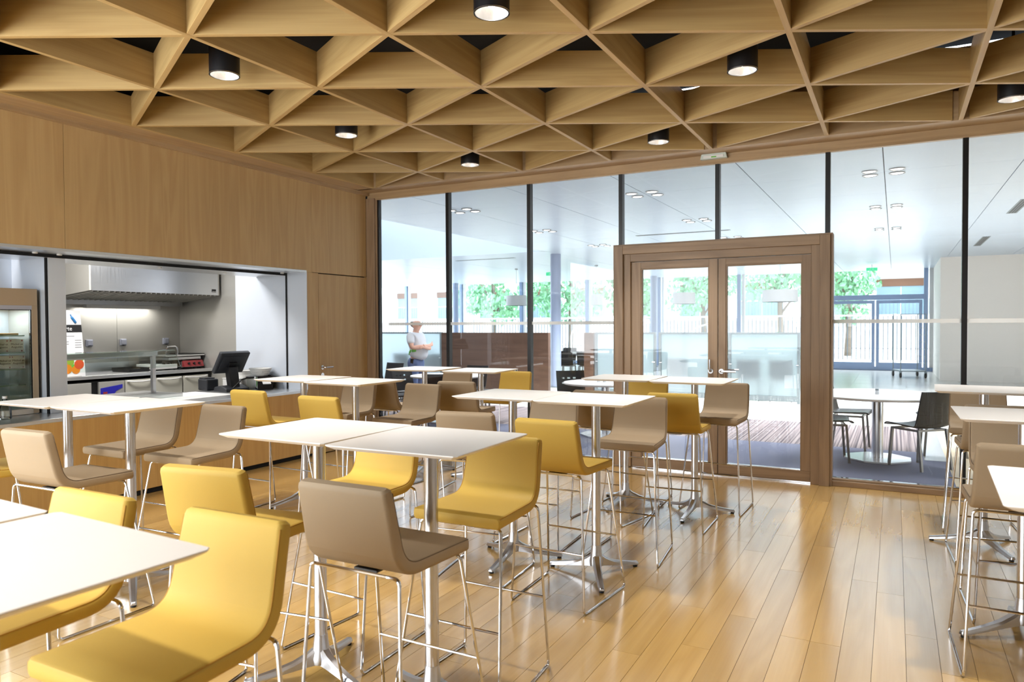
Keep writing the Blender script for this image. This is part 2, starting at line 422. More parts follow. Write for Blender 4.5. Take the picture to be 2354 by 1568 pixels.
# ---- other cafe walls (behind and beside the camera)
wall_right = bx('wall_right', 'plaster_beige', XR, XR + 0.15, YB, YG, 0, 4.1); structure(wall_right, 'plain beige wall on the far side of the cafe', 'wall')
wall_back = bx('wall_back', 'plaster_white', XW - 0.1, XR, YB - 0.2, YB, 3.05, 4.1); structure(wall_back, 'window wall behind the camera', 'wall')
WB = wall_back.location.copy()
o = bx('solid_bay', 'plaster_white', -1.2, XR, YB - 0.2, YB, 0, 3.05, wall_back); o.location -= WB
for i in range(3):
    o = bx('light_block_panel', 'shade_white', XW + 0.08 + i * 1.6, XW + 1.62 + i * 1.6, YB - 0.1, YB - 0.09, 0, 3.05, wall_back); o.location -= WB  # opaque panels added to keep sky light out behind the area lamp
for x in [XW + 0.05 + i * 1.6 for i in range(4)]:
    o = bx('window_post', 'mullion_black', x - 0.03, x + 0.03, YB - 0.15, YB - 0.05, 0, 3.05, wall_back); o.location -= WB

# ---- ceiling: dark void with a triangular oak lattice
ceiling = bx('ceiling', 'void_black', XW - 0.15, XR + 0.15, YB - 0.2, YG + 0.15, 4.05, 4.12)
structure(ceiling, 'dark ceiling void behind a triangular oak beam lattice', 'ceiling')
CO = ceiling.location.copy()
LX0, LX1, LY0, LY1 = -5.811, XR, YB, 7.258
BH, BT = 0.252, 0.036
def beam(p0, p1, dz):
    p0 = Vector(p0); p1 = Vector(p1); d = p1 - p0; L = d.length; bm = bmesh.new()
    box(bm, -L / 2, L / 2, -BT / 2, BT / 2, -BH / 2, BH / 2)
    m = (p0 + p1) / 2
    o = done('lattice_beam', bm, 'oak_beam', ceiling, bevel=0.0012, seg=1)
    o.location = Vector((m.x, m.y, ZC + BH / 2 + dz)) - CO; o.rotation_euler = (0, 0, math.atan2(d.y, d.x))
def clip(p, d):
    t0, t1 = -99, 99
    for a, lo, hi in ((0, LX0, LX1), (1, LY0, LY1)):
        if abs(d[a]) > 1e-6:
            u, v = (lo - p[a]) / d[a], (hi - p[a]) / d[a]; t0 = max(t0, min(u, v)); t1 = min(t1, max(u, v))
    return (t0, t1)
A1, EX, EY = 1.0889, 1.0489, 0.5445
NX, NY = -4.762, 2.394
for k in range(-1, 8):
    x = NX + k * EX
    if LX0 - 0.01 <= x <= LX1: beam((x, LY0), (x, LY1), 0.0)
for s, dz in ((1, 0.0008), (-1, 0.0016)):
    for m in range(-14, 14):
        p = (NX, NY + m * A1); d = (EX, s * EY); t0, t1 = clip(p, d)
        if t1 - t0 > 0.12: beam((p[0] + d[0] * t0, p[1] + d[1] * t0), (p[0] + d[0] * t1, p[1] + d[1] * t1), dz)
# perimeter boards of the ceiling
t1_ = bx('trim_1', 'oak_trim_y', XW + 0.045, LX0 - 0.018, YB, 7.30, ZC, ZC + 0.25, bevel=0.003); structure(t1_, 'oak ceiling border board along the panelled wall', 'trim')
t2_ = bx('trim_2', 'oak_trim_y', XW - 0.02, XW + 0.045, YB, 7.52, ZC - 0.036, ZC + 0.25, bevel=0.002); structure(t2_, 'narrow oak shadow-gap strip above the panelled wall', 'trim')
t3_ = bx('trim_3', 'oak_trim_x', XW, XR, LY1, 7.535, ZC, ZC + 0.25, bevel=0.003); structure(t3_, 'oak ceiling border board along the glass wall', 'trim')
t4_ = bx('trim_4', 'oak_trim_x', XW + 0.02, XR, 7.52, 7.66, 3.195, ZC + 0.7, bevel=0.002); structure(t4_, 'oak head rail above the glass wall', 'trim')
t4b = bx('head_step', 'oak_trim_x', XW + 0.02, XR, 7.528, 7.56, 3.178, 3.2, t4_, 0.001); t4b.location -= t4_.location

# ---- glass wall
MX = [-4.89, -3.768, -2.649, -1.613, -0.576, 0.542, 1.66, 2.78]
t5 = bx('trim_5', 'oak_frame_z', XW + 0.001, -5.985, 7.50, 7.64, 0, 3.2, bevel=0.004); structure(t5, 'oak jamb where the glass wall meets the panelled wall', 'trim')
o = bx('jamb_step', 'oak_frame_z', -5.99, -5.965, 7.53, 7.60, 0.0, 3.19, t5, 0.001); o.location -= t5.location
o = bx('jamb_gasket', 'mullion_black', -5.967, -5.945, 7.545, 7.60, 0.06, 3.19, t5); o.location -= t5.location
n = 6
for x0, x1 in ((-5.985, -2.70), (-0.543, XR)):
    s = bx('trim_%d' % n, 'oak_frame_x', x0, x1, 7.49, 7.64, 0.0, 0.05, bevel=0.003)
    structure(s, 'low oak sill under the glass ' + ('left of the double door' if n == 6 else 'right of the double door'), 'trim'); n += 1
    o = bx('sill_bead', 'oak_frame_x', x0, x1, 7.515, 7.545, 0.05, 0.068, s, 0.001); o.location -= s.location
    o = bx('glazing_channel', 'chrome', x0, x1, 7.548, 7.60, 0.05, 0.072, s); o.location -= s.location
where = ['first', 'second', 'third', 'above the left door leaf', 'above the right door leaf', 'sixth', 'seventh', 'eighth']
for i, x in enumerate(MX):
    above = i in (2, 3, 4)
    m = bx('trim_%d' % n, 'mullion_black', x - 0.022, x + 0.022, 7.545, 7.615, 2.389 if above else 0.06, 3.2); n += 1
    structure(m, 'slim black mullion number %d of the glass wall' % (i + 1), 'mullion')
edges = [-5.95] + MX + [XR]
for i, (a, b) in enumerate(zip(edges[:-1], edges[1:])):
    trans = i in (3, 4)
    w = empty('window_%d' % (i + 1), ((a + b) / 2, 7.58, 0)); structure(w, 'clear full-height glass pane number %d of the glass wall' % (i + 1) if not trans else 'clear glass pane above the double door, %s leaf' % ('left' if i == 3 else 'right'), 'window')
    hw = (b - a) / 2 - 0.012; hr = hw
    xl = -hw; xr_ = hw
    if i == 2: xr_ = -2.69 - (a + b) / 2
    if i == 5: xl = -0.535 - (a + b) / 2
    zb = 2.389 if trans else 0.06
    bm = bmesh.new(); vv = [bm.verts.new(p) for p in ((-hw, 0, max(zb, 2.389) if i in (2, 5) else zb), (hw, 0, max(zb, 2.389) if i in (2, 5) else zb), (hw, 0, 3.2), (-hw, 0, 3.2))]
    bm.faces.new(vv)
    if i in (2, 5):
        vv = [bm.verts.new(p) for p in ((xl, 0, 0.06), (xr_, 0, 0.06), (xr_, 0, 2.389), (xl, 0, 2.389))]; bm.faces.new(vv)
    done('pane', bm, 'clear_glass', w)
    if not trans:
        bm = bmesh.new(); box(bm, xl + (0.12 if i == 0 else 0.01), xr_ - 0.005, -0.004, -0.0025, 1.548, 1.584); done('safety_stripe', bm, 'stripe_film', w)

# ---- double door in a deep oak frame
d2 = empty('door_2', (-1.612, 7.55, 0)); structure(d2, 'glazed double door in a deep stepped oak frame', 'door')
DX = -1.612
def dbox(name, mat, x0, x1, y0, y1, z0, z1, par=d2, bevel=0.003):
    o = bx(name, mat, x0 - DX, x1 - DX, y0 - 7.55, y1 - 7.55, z0, z1, par, bevel); return o
OL, OR = -2.681, -0.543
dbox('jamb', 'oak_frame_z', OL, OL + 0.092, 7.44, 7.64, 0, 2.389); dbox('jamb', 'oak_frame_z', OR - 0.092, OR, 7.44, 7.64, 0, 2.389)
dbox('head', 'oak_frame_x', OL + 0.092, OR - 0.092, 7.44, 7.64, 2.298, 2.389)
dbox('inner_jamb', 'oak_frame_z', OL + 0.092, OL + 0.166, 7.475, 7.63, 0, 2.298); dbox('inner_jamb', 'oak_frame_z', OR - 0.170, OR - 0.092, 7.475, 7.63, 0, 2.298)
dbox('inner_head', 'oak_frame_x', OL + 0.166, OR - 0.170, 7.475, 7.63, 2.218, 2.298)
dbox('casing_bead', 'oak_frame_z', OL - 0.02, OL, 7.46, 7.62, 0, 2.389, bevel=0.002); dbox('casing_bead', 'oak_frame_z', OR, OR + 0.02, 7.46, 7.62, 0, 2.389, bevel=0.002)
dbox('casing_bead', 'oak_frame_x', OL - 0.02, OR + 0.02, 7.46, 7.62, 2.389, 2.404, bevel=0.002)
def leaf(x0, x1, gx0, gx1, left):
    y0, y1 = 7.505, 7.565
    lf = dbox('door_leaf', 'oak_frame_x', x0, x1, y0, y1, 0.014, 0.118)       # bottom rail carries the leaf
    lo = lf.location.copy()
    def p(name, mat, a, b, c, d, e, f, bev=0.002):
        o = dbox(name, mat, a, b, c, d, e, f, lf, bev); o.location -= lo; return o
    p('stile', 'oak_frame_z', x0, gx0 - 0.012, y0, y1, 0.118, 2.212); p('stile', 'oak_frame_z', gx1 + 0.012, x1, y0, y1, 0.118, 2.212)
    p('top_rail', 'oak_frame_x', gx0 - 0.012, gx1 + 0.012, y0, y1, 2.142, 2.212)
    for a, b in ((gx0 - 0.012, gx0), (gx1, gx1 + 0.012)): p('glazing_bead', 'oak_frame_z', a, b, y0 + 0.008, y1 - 0.008, 0.118, 2.142, 0.001)
    p('glazing_bead', 'oak_frame_x', gx0, gx1, y0 + 0.008, y1 - 0.008, 2.130, 2.142, 0.001); p('glazing_bead', 'chrome', gx0, gx1, y0 + 0.008, y1 - 0.008, 0.118, 0.126, 0.0)
    p('threshold_seal', 'chrome', x0, x1, y0 - 0.004, y0 + 0.01, 0.002, 0.014, 0.0)
    bm = bmesh.new(); vv = [bm.verts.new((a - DX - lo.x, 0.03 - 0.045 + 0.0 - lo.y + 0.0, z - lo.z)) for a, z in ((gx0, 0.12), (gx1, 0.12), (gx1, 2.14), (gx0, 2.14))]; bm.faces.new(vv)
    done('pane', bm, 'clear_glass', lf)
    hd = empty('door_handle'); hd.parent = lf; hd.location = -lo
    if left:
        c = Vector((-1.668 - DX, y0 - 7.55, 1.065))
        bm = bmesh.new(); tube(bm, [c, c + V(0, -0.01, 0)], 0.026, 20); done('rosette', bm, 'cast_alu', hd, smooth='auto')
        bm = bmesh.new(); tube(bm, fillet([c, c + V(0, -0.05, 0), c + V(0, -0.05, 0.12)], 0.02), 0.0095, 10); done('lever', bm, 'cast_alu', hd, smooth='auto')
    else:
        lever(hd, (-1.560 - DX, y0 - 7.55, 1.065), dirv=(1, 0, 0), nrm=(0, -1, 0), mat='cast_alu', L=0.15)
        lever(hd, (-1.560 - DX, y1 - 7.55, 1.075), dirv=(1, 0, 0), nrm=(0, 1, 0), mat='cast_alu', L=0.15)
    return lf
leaf(-2.513, -1.600, -2.396, -1.699, True); leaf(-1.593, -0.716, -1.506, -0.809, False)

# ---- emergency luminaire on the head rail
em = empty('emergency_light', (-1.635, 7.49, 3.25)); tag(em, 'small pale emergency light box fixed to the head rail above the double door', 'emergency light')
bm = bmesh.new(); prism(bm, [(-0.135, -0.03), (0.135, -0.03), (0.12, 0.03), (-0.12, 0.03)], -0.03, 0.03, 'Y'); done('housing', bm, 'emergency_case', em, bevel=0.006)
bm = bmesh.new(); box(bm, -0.10, 0.10, -0.036, -0.03, -0.022, 0.004); done('diffuser', bm, 'plastic_white', em, bevel=0.002)
bm = bmesh.new(); box(bm, -0.02, 0.03, -0.038, -0.036, -0.02, -0.008); done('pictogram', bm, 'leaf_green', em)

# ---- black cylindrical downlights in the lattice
DL = [(-4.08, 3.51, 'black cylinder downlight above the serving hatch end of the room'),
      (-1.98, 3.52, 'black cylinder downlight cut by the top edge of the picture'),
      (-0.93, 5.13, 'black cylinder downlight over the open floor in front of the double door'),
      (-4.40, 5.13, 'black cylinder downlight in the middle of the lattice near the oak wall'),
      (-4.05, 6.71, 'small far black cylinder downlight close to the corner of the glass wall'),
      (-1.99, 6.74, 'far black cylinder downlight just beside the emergency light box'),
      (0.79, 6.78, 'black cylinder downlight cut by the right edge of the picture'),
      (-3.03, 1.90, 'black cylinder downlight added outside the picture above the left foreground'),
      (0.12, 1.90, 'black cylinder downlight added outside the picture above the camera'),
      (0.90, 3.52, 'black cylinder downlight added outside the picture above the right tables'),
      (-1.98, 0.30, 'black cylinder downlight added outside the picture behind the foreground table')]  # the last four are added out of view to light the near tables
proto = None
for i, (x, y, lab) in enumerate(DL):
    if proto is None:
        r = empty('downlight', (x, y, ZC))
        bm = bmesh.new(); lathe(bm, [(0.012, 0.088), (0.0935, 0.086), (0.0935, 0.0), (0.1, 0.002), (0.1, 0.34), (0.012, 0.345), (0.012, 0.776)], 32); done('housing', bm, 'black_metal', r, smooth='auto')
        bm = bmesh.new(); lathe(bm, [(0.1005, -0.003), (0.1005, 0.003), (0.093, 0.003), (0.093, -0.003)], 32, cap=False); done('rim', bm, 'cast_alu', r, smooth='auto')
        bm = bmesh.new(); lathe(bm, [(0.092, -0.001), (0.08, 0.035), (0.05, 0.07), (0.02, 0.08)], 32, cap=False); done('reflector', bm, 'lamp_reflector', r, smooth='auto')
        bm = bmesh.new(); lathe(bm, [(0.002, 0.028), (0.018, 0.034), (0.022, 0.05), (0.018, 0.078)], 16); done('bulb', bm, 'lamp_bulb', r, smooth='auto')
        proto = r
    else:
        r = copy_tree(proto); r.location = (x, y, ZC)
    tag(r, lab, 'downlight', 'black downlights in the oak lattice')
    ld = bpy.data.lights.new('downlight_beam', 'SPOT'); ld.energy = 185; ld.spot_size = 1.35; ld.spot_blend = 0.8; ld.color = (1.0, 0.95, 0.88); ld.shadow_soft_size = 0.07
    lo = bpy.data.objects.new('downlight_beam', ld); COL.objects.link(lo); lo.location = (x, y, ZC - 0.02)

# ================================================================== BAR TABLES
TH, TW = 1.095, 0.59
def make_table():
    r = empty('bar_table')
    h = TW / 2; bm = bmesh.new()
    def sq(hh, z, c=0.012):
        pts = [(-hh + c, -hh), (hh - c, -hh), (hh, -hh + c), (hh, hh - c), (hh - c, hh), (-hh + c, hh), (-hh, hh - c), (-hh, -hh + c)]
        return [bm.verts.new((x, y, z)) for x, y in pts]
    ring_faces(bm, [sq(h - 0.024, TH - 0.018), sq(h - 0.003, TH - 0.006), sq(h, TH - 0.003), sq(h, TH - 0.001), sq(h - 0.001, TH)])
    done('tabletop', bm, 'white_top', r)
    bm = bmesh.new(); lathe(bm, [(0.085, TH - 0.026), (0.09, TH - 0.024), (0.09, TH - 0.0185)], 24); done('mounting_plate', bm, 'black_metal', r, smooth='auto')
    bm = bmesh.new(); lathe(bm, [(0.028, 0.12), (0.028, TH - 0.03), (0.04, TH - 0.026)], 24); done('pole', bm, 'pole_alu', r, smooth='auto')
    hub = bmesh.new(); lathe(hub, [(0.022, 0.052), (0.040, 0.058), (0.043, 0.085), (0.037, 0.12), (0.0315, 0.165), (0.029, 0.185)], 24)
    hb = done('base_hub', hub, 'cast_alu', r, smooth='auto')
    for k in range(3):
        a = k * 2 * PI / 3; bm = bmesh.new(); rings = []
        for d, zt, zb, w in ((0.02, 0.135, 0.056, 0.024), (0.06, 0.105, 0.052, 0.023), (0.12, 0.076, 0.042, 0.021), (0.20, 0.054, 0.029, 0.019), (0.285, 0.037, 0.016, 0.017), (0.318, 0.032, 0.012, 0.016), (0.323, 0.026, 0.014, 0.013)):
            ring = []
            for sx, zz in ((-1, zb), (-1.0, zt - 0.012), (-0.6, zt), (0.6, zt), (1.0, zt - 0.012), (1, zb)):
                ring.append(bm.verts.new((d * math.cos(a) - sx * w * math.sin(a), d * math.sin(a) + sx * w * math.cos(a), max(zz, zb))))
            rings.append(ring)
        ring_faces(bm, rings); lg = done('base_leg', bm, 'cast_alu', r, smooth='auto')
        bm = bmesh.new(); lathe(bm, [(0.013, 0), (0.015, 0.004), (0.010, 0.014)], 12, (0.305 * math.cos(a), 0.305 * math.sin(a), 0)); done('glide', bm, 'rubber', lg, smooth='auto')
    return r
TABLES = [  # x, y, top rotation, base rotation, label
    (-2.243, 2.413, -0.4, 108, 'white square bar table on the left of the big centre pair'),
    (-1.639, 2.397, 1.4, 30, 'white square bar table on the right of the centre pair, nearest yellow stool facing it'),
    (-2.223, 4.208, 0.3, 31, 'white bar table at left in the pair behind the centre pair'),
    (-1.628, 4.179, 0.4, 57, 'white bar table at right in the pair behind the centre pair'),
    (-2.048, 5.951, 1.1, 20, 'white bar table left of the pair standing before the double door'),
    (-1.439, 5.898, -0.2, 26, 'white bar table right of the pair standing before the double door'),
    (-4.396, 6.327, 4.4, 40, 'far white bar table left of the pair nearest the glass wall corner'),
    (-3.700, 6.313, 6.0, 75, 'far white bar table right of the pair nearest the glass wall corner'),
    (-4.560, 4.725, 2.0, 10, 'white bar table nearest the oak flush door, left of its pair'),
    (-3.921, 4.653, -1.0, 64, 'white bar table right of the pair near the oak flush door'),
    (-4.570, 2.690, -0.6, 95, 'white bar table nearest the display fridge, cut by the left edge'),
    (-3.965, 2.696, -1.2, 86, 'white bar table in front of the hatch with three taupe stools'),
    (-2.155, 0.760, -3.0, 15, 'foreground white bar table of which only one corner shows at the left edge'),
    (-1.546, 0.739, -3.0, 50, 'large foreground white bar table at the lower left'),
    (0.544, 5.905, -2.1, 56, 'farthest white bar table of the column at the right edge'),
    (1.150, 5.900, -1.0, 20, 'white bar table behind the right edge, far side of the last right-hand pair'),
    (0.569, 4.324, 0.6, 92, 'middle white bar table of the column at the right edge'),
    (0.547, 2.441, -2.1, 35, 'nearest white bar table at the right edge, only its corner in view')]
proto = None
for x, y, a, b, lab in TABLES:
    if proto is None: t = proto = make_table()
    else: t = copy_tree(proto)
    t.location = (x, y, 0); t.rotation_euler = (0, 0, math.radians(a)); tag(t, lab, 'table', 'white bar tables of the cafe')
    off = math.radians(b - a)
    for ch in t.children:
        if ch.name.split('.')[0] in ('base_hub', 'base_leg', 'pole'): ch.rotation_euler = (0, 0, off)

# ================================================================== BAR STOOLS
def make_stool(fab, seam):
    r = empty('bar_stool')
    path = fillet([(0, 0.186, 0.7465), (0, -0.186, 0.750), (0, -0.243, 1.012)], 0.115, 10)
    pts = []
    for a, b in zip(path[:-1], path[1:]):
        n = 4 if (b - a).length > 0.12 else 1
        for k in range(n): pts.append(a.lerp(b, k / n))
    pts.append(path[-1])
    T = 0.024; lens = [0]
    for a, b in zip(pts[:-1], pts[1:]): lens.append(lens[-1] + (b - a).length)
    tot = lens[-1]
    def section(p, t, w, th):
        n = Vector((0, -t.z, t.y)) * -1                    # points up / to the sitter
        c = min(0.014, th * 0.9); ring = []
        for sx, sn in ((1, 1), (-1, 1), (-1, -1), (1, -1)):
            cx, cn = sx * (w - c), sn * (th - c); a0 = {(1, 1): 0, (-1, 1): 90, (-1, -1): 180, (1, -1): 270}[(sx, sn)]
            for k in range(4):
                a = math.radians(a0 + k * 30); ring.append(p + Vector((cx + c * math.cos(a), 0, 0)) + n * (cn + c * math.sin(a)))
        return ring
    def tan(i): return (pts[min(i + 1, len(pts) - 1)] - pts[max(i - 1, 0)]).normalized()
    def width(s): return 0.212 - 0.025 * (s / tot)
    secs = []
    for i, p in enumerate(pts):
        secs.append(section(p, tan(i), width(lens[i]), T))
    t0, t1 = tan(0), tan(len(pts) - 1)
    pre = [section(pts[0] - t0 * 0.010, t0, width(0) - 0.012, T * 0.55), section(pts[0] - t0 * 0.007, t0, width(0) - 0.004, T * 0.86)]
    post = [section(pts[-1] + t1 * 0.013, t1, width(tot) - 0.003, T * 0.90), section(pts[-1] + t1 * 0.021, t1, width(tot) - 0.012, T * 0.6)]
    mid = next(i for i in range(len(pts)) if pts[i].z > 0.80)
    for name, ss in (('seat', pre + secs[:mid + 1]), ('backrest', secs[mid:] + post)):
        bm = bmesh.new(); ring_faces(bm, [[bm.verts.new(v) for v in s] for s in ss]); done(name, bm, fab, r, smooth='auto')
    for sx in (-1, 1):
        bm = bmesh.new(); line = []
        for i, p in enumerate(pts):
            t = tan(i); n = Vector((0, -t.z, t.y)) * -1
            line.append(p + Vector((sx * (width(lens[i]) - 0.0035), 0, 0)) + n * (T - 0.0045))
        tube(bm, line, 0.0022, 5); done('piping', bm, seam, r, smooth=True)
    bm = bmesh.new(); box(bm, -0.05, 0.05, -0.14, 0.12, 0.714, 0.7225); done('under_plate', bm, 'black_metal', r, bevel=0.002)
    R = 0.0066
    for sx in (-1, 1):
        rf, rt = V(sx * 0.223, -0.239, R), V(sx * 0.190, -0.200, 0.734)
        ff, ft = V(sx * 0.252, 0.274, R), V(sx * 0.196, 0.150, 0.715)
        run = (ff - rf).normalized()
        for foot, top, e in ((rf, rt, run), (ff, ft, -run)):
            bm = bmesh.new(); tube(bm, fillet([foot + e * 0.05, foot, top, top - V(sx * 0.05, 0, 0)], 0.028, 5), R, 8); done('leg', bm, 'chrome', r, smooth='auto')
        bm = bmesh.new(); tube(bm, [rf + run * 0.048, ff - run * 0.048], R, 8); done('runner', bm, 'chrome', r, smooth='auto')
        bm = bmesh.new(); tube(bm, [rf + run * 0.06 - V(0, 0, 0.0060), rf + run * 0.07 - V(0, 0, 0.0060)], 0.004, 6); done('glide', bm, 'plastic_white', r)
    zc = 0.317; u = zc / 0.734; v = zc / 0.715
    for y, x, z, nm in ((-0.200, 0.142, 0.734, 'seat_rail'), (0.150, 0.148, 0.715, 'seat_rail'),
                        (-0.239 + 0.039 * u, 0.223 - 0.033 * u, zc, 'footrest'), (0.274 - 0.124 * v, 0.252 - 0.056 * v, zc, 'footrest')):
        bm = bmesh.new(); tube(bm, [(-x, y, z), (x, y, z)], R if nm == 'seat_rail' else 0.0056, 8); done(nm, bm, 'chrome', r, smooth='auto')
    return r
STOOLS = [  # x, y, rotation, colour, label
    (-1.663, 3.790, -2.2, 'y', 'yellow bar stool with its back to us, right of the table pair behind the centre'),
    (-1.588, 2.067, -0.5, 't', 'taupe bar stool with its back to us in the foreground at the centre table'),
    (-1.608, 2.719, 179.7, 'y', 'yellow bar stool facing us at the right end of the centre table pair'),
    (-1.315, 6.228, 174.8, 't', 'taupe bar stool standing closest to the double door'),
    (-1.474, 5.540, 3.6, 'y', 'yellow bar stool seen from behind, nearest the double door'),
    (-1.583, 4.723, 182.0, 't', 'taupe bar stool facing us under the right end of the second table row'),
    (-2.277, 3.889, 6.8, 't', 'dark taupe bar stool seen from behind just over the centre tabletops'),
    (-3.563, 5.825, 7.6, 't', 'dark taupe bar stool seen from behind at the farthest pair, seat showing'),
    (-4.378, 5.781, 0.0, 't', 'dark taupe bar stool seen from behind beside the oak jamb of the glass wall'),
    (-3.676, 5.012, 177.3, 't', 'taupe bar stool facing us right of the table pair near the oak door'),
    (-4.430, 6.800, 180.0, 't', 'taupe bar stool behind the farthest table pair, half hidden under the tabletop'),
    (-3.703, 6.854, 180.0, 'y', 'ochre yellow bar stool at the far right end of the farthest table pair'),
    (-4.443, 5.100, 180.0, 't', 'taupe bar stool behind the table pole in front of the oak door'),
    (-3.708, 4.232, 0.0, 'y', 'yellow bar stool back seen just above the centre left tabletop'),
    (-4.580, 4.371, 0.0, 'y', 'yellow bar stool standing right at the serving counter end'),
    (-3.872, 3.054, 181.6, 't', 'light taupe bar stool facing right of the hatch table pair'),
    (-4.468, 3.039, 180.0, 't', 'light taupe bar stool partly hidden behind the pole of the hatch table'),
    (-3.862, 2.305, 2.0, 't', 'light taupe bar stool seen from behind at the left edge'),
    (-4.500, 2.290, 0.0, 'y', 'yellow bar stool of which only the seat edge shows at the left border'),
    (-1.601, 1.155, 180.8, 'y', 'largest yellow bar stool in the left foreground, its seat fully in view'),
    (-2.212, 1.136, 180.0, 'y', 'yellow bar stool behind the foreground tabletop at left'),
    (-2.275, 2.047, 7.9, 'y', 'yellow bar stool seen from behind between the foreground stool and the taupe one'),
    (-2.317, 2.767, 178.0, 'y', 'yellow bar stool facing us underneath the centre tabletops'),
    (-2.250, 4.700, 180.0, 't', 'taupe bar stool half hidden under the left table of the second row'),
    (-2.025, 5.495, -7.7, 't', 'dark taupe bar stool seen from behind at the left table before the door'),
    (-2.000, 6.200, 180.0, 'y', 'ochre yellow bar stool behind the left table before the double door'),
    (0.498, 3.911, -0.6, 't', 'nearest taupe bar stool in the column at the right edge, seen from behind'),
    (0.590, 4.660, 186.0, 't', 'taupe bar stool facing us under the middle table at the right edge'),
    (0.577, 5.619, 0.0, 't', 'taupe bar stool seen from behind at the farthest table of the right edge'),
    (0.575, 6.480, 180.0, 't', 'farthest taupe bar stool at the right edge, facing us by the glass'),
    (1.120, 6.480, 180.0, 't', 'dark taupe bar stool at the second far table beyond the right edge pole'),
    (0.640, 2.740, 180.0, 't', 'taupe bar stool cut by the right edge under the nearest tabletop')]
prot = {'y': None, 't': None}
for x, y, a, c, lab in STOOLS:
    if prot[c] is None: s = prot[c] = make_stool('yellow_fabric' if c == 'y' else 'taupe_fabric', 'yellow_seam' if c == 'y' else 'taupe_seam')
    else: s = copy_tree(prot[c])
    s.location = (x, y, 0); s.rotation_euler = (0, 0, math.radians(a)); tag(s, lab, 'bar stool', 'bar stools of the cafe')

# ================================================================== SERVERY BEHIND THE HATCH
KX0, KY1 = -8.81, 6.75
def st(name, mat, x0, x1, y0, y1, z0, z1, label, cat, bevel=0.0):
    return structure(bx(name, mat, x0, x1, y0, y1, z0, z1, bevel=bevel), label, cat)
st('floor_servery', 'hall_tile_joint', KX0 - 0.1, XW - 0.1, 1.0, KY1 + 0.1, -0.06, 0.0, 'floor of the servery behind the hatch', 'floor')
kb = st('wall_servery_back', 'steel_panel', KX0 - 0.12, KX0 - 0.012, 1.0, KY1 + 0.1, 0, 2.75, 'stainless clad back wall of the servery', 'wall')
for a, b in ((2.6, 4.2), (4.2, 5.832), (5.832, KY1)):
    o = bx('steel_sheet', 'steel_panel', KX0 - 0.012, KX0, a + 0.002, b - 0.002, 0, 2.75, kb); o.location -= kb.location
ks = st('wall_servery_side', 'steel_panel', KX0, -7.312, KY1, KY1 + 0.1, 0, 2.75, 'stainless clad end wall of the servery', 'wall')
st('wall_servery_nib', 'steel_side', -7.312, XW - 0.09, HY1 + 0.004, KY1 + 0.1, 0, 2.75, 'smooth stainless return wall beside the serving hatch', 'wall')
st('ceiling_servery', 'plaster_white', KX0 - 0.1, XW - 0.1, 1.0, KY1 + 0.1, 2.75, 2.85, 'white ceiling of the servery', 'ceiling')
st('wall_servery_end', 'steel_panel', KX0, XW - 0.1, 0.9, 1.0, 0, 2.75, 'hidden far end wall of the servery', 'wall')
# hatch lining
st('trim_40', 'steel_y', -6.425, XW + 0.002, 1.0, HY1, HZ1 - 0.004, HZ1 + 0.02, 'stainless soffit lining of the serving hatch', 'trim')
st('trim_41', 'steel_y', -6.95, -6.445, 1.0, HY1, HZ1 - 0.03, HZ1 + 0.02, 'inner stainless soffit behind the shutter slot', 'trim')
st('trim_42', 'void_black', -6.445, -6.425, 1.0, HY1, HZ1 - 0.032, HZ1 + 0.03, 'black roller shutter slot in the hatch soffit', 'trim')
st('trim_43', 'steel_side', -6.425, XW + 0.002, HY1 - 0.003, HY1 + 0.004, HZ0, HZ1 - 0.004, 'stainless jamb lining of the serving hatch', 'trim')
st('trim_44', 'void_black', -6.447, -6.427, HY1 - 0.012, HY1 + 0.003, HZ0, HZ1 - 0.03, 'black shutter guide at the hatch jamb', 'trim')
st('trim_45', 'steel_side', -6.62, -6.50, 3.682, 3.832, HZ0, HZ1 - 0.004, 'stainless post dividing the fridge bay from the hatch', 'post', 0.002)
st('trim_46', 'void_black', -6.53, -6.505, 3.668, 3.680, HZ0, HZ1 - 0.03, 'black shutter guide beside the stainless post', 'trim')
st('wall_fridge_bay', 'steel_side', -7.13, -7.08, 1.0, 3.69, HZ0, 2.75, 'stainless back panel of the display fridge bay', 'wall')
st('wall_fridge_side', 'steel_side', -7.08, -6.62, 3.69, 3.72, HZ0, 2.6, 'stainless side panel between fridge and post', 'wall')
bm = bmesh.new(); lathe(bm, [(0.02, 0), (0.022, 0.004), (0.02, 0.011)], 16); mg = done('sensor_button', bm, 'plastic_white', smooth='auto')
for i, (x, y) in enumerate(((-6.36, 3.50), (-6.36, 3.70), (-6.62, 4.85), (-6.62, 5.66), (-6.40, 6.30))):
    o = mg if i == 0 else mg.copy()
    if i: COL.objects.link(o)
    z = HZ1 - (0.015 if x > -6.43 else 0.041); o.location = (x, y, z)
    tag(o, ['white round sensor under the soffit above the display fridge', 'white round sensor under the soffit just right of the stainless post',
            'flat white ceiling spot over the sneeze guard', 'flat white ceiling spot over the till', 'white round sensor in the top right corner of the hatch'][i], 'sensor', 'white buttons under the hatch soffit')
# serving counter
ct = empty('serving_counter', (-6.66, 4.2, 0)); tag(ct, 'stainless serving counter top running through the hatch', 'counter')
bm = bmesh.new(); box(bm, -0.56, 0.541, -3.15, HY1 - 4.2 - 0.004, 0.762, HZ0); done('worktop', bm, 'steel_y', ct, bevel=0.003)
bm = bmesh.new(); box(bm, -0.52, 0.45, -3.15, HY1 - 4.2 - 0.01, 0.0, 0.762); done('carcass', bm, 'steel_panel', ct)
bm = bmesh.new(); box(bm, -0.47, 0.22, 0.75, 1.45, HZ0, HZ0 + 0.0015); done('inset_plate', bm, 'plastic_white', ct)
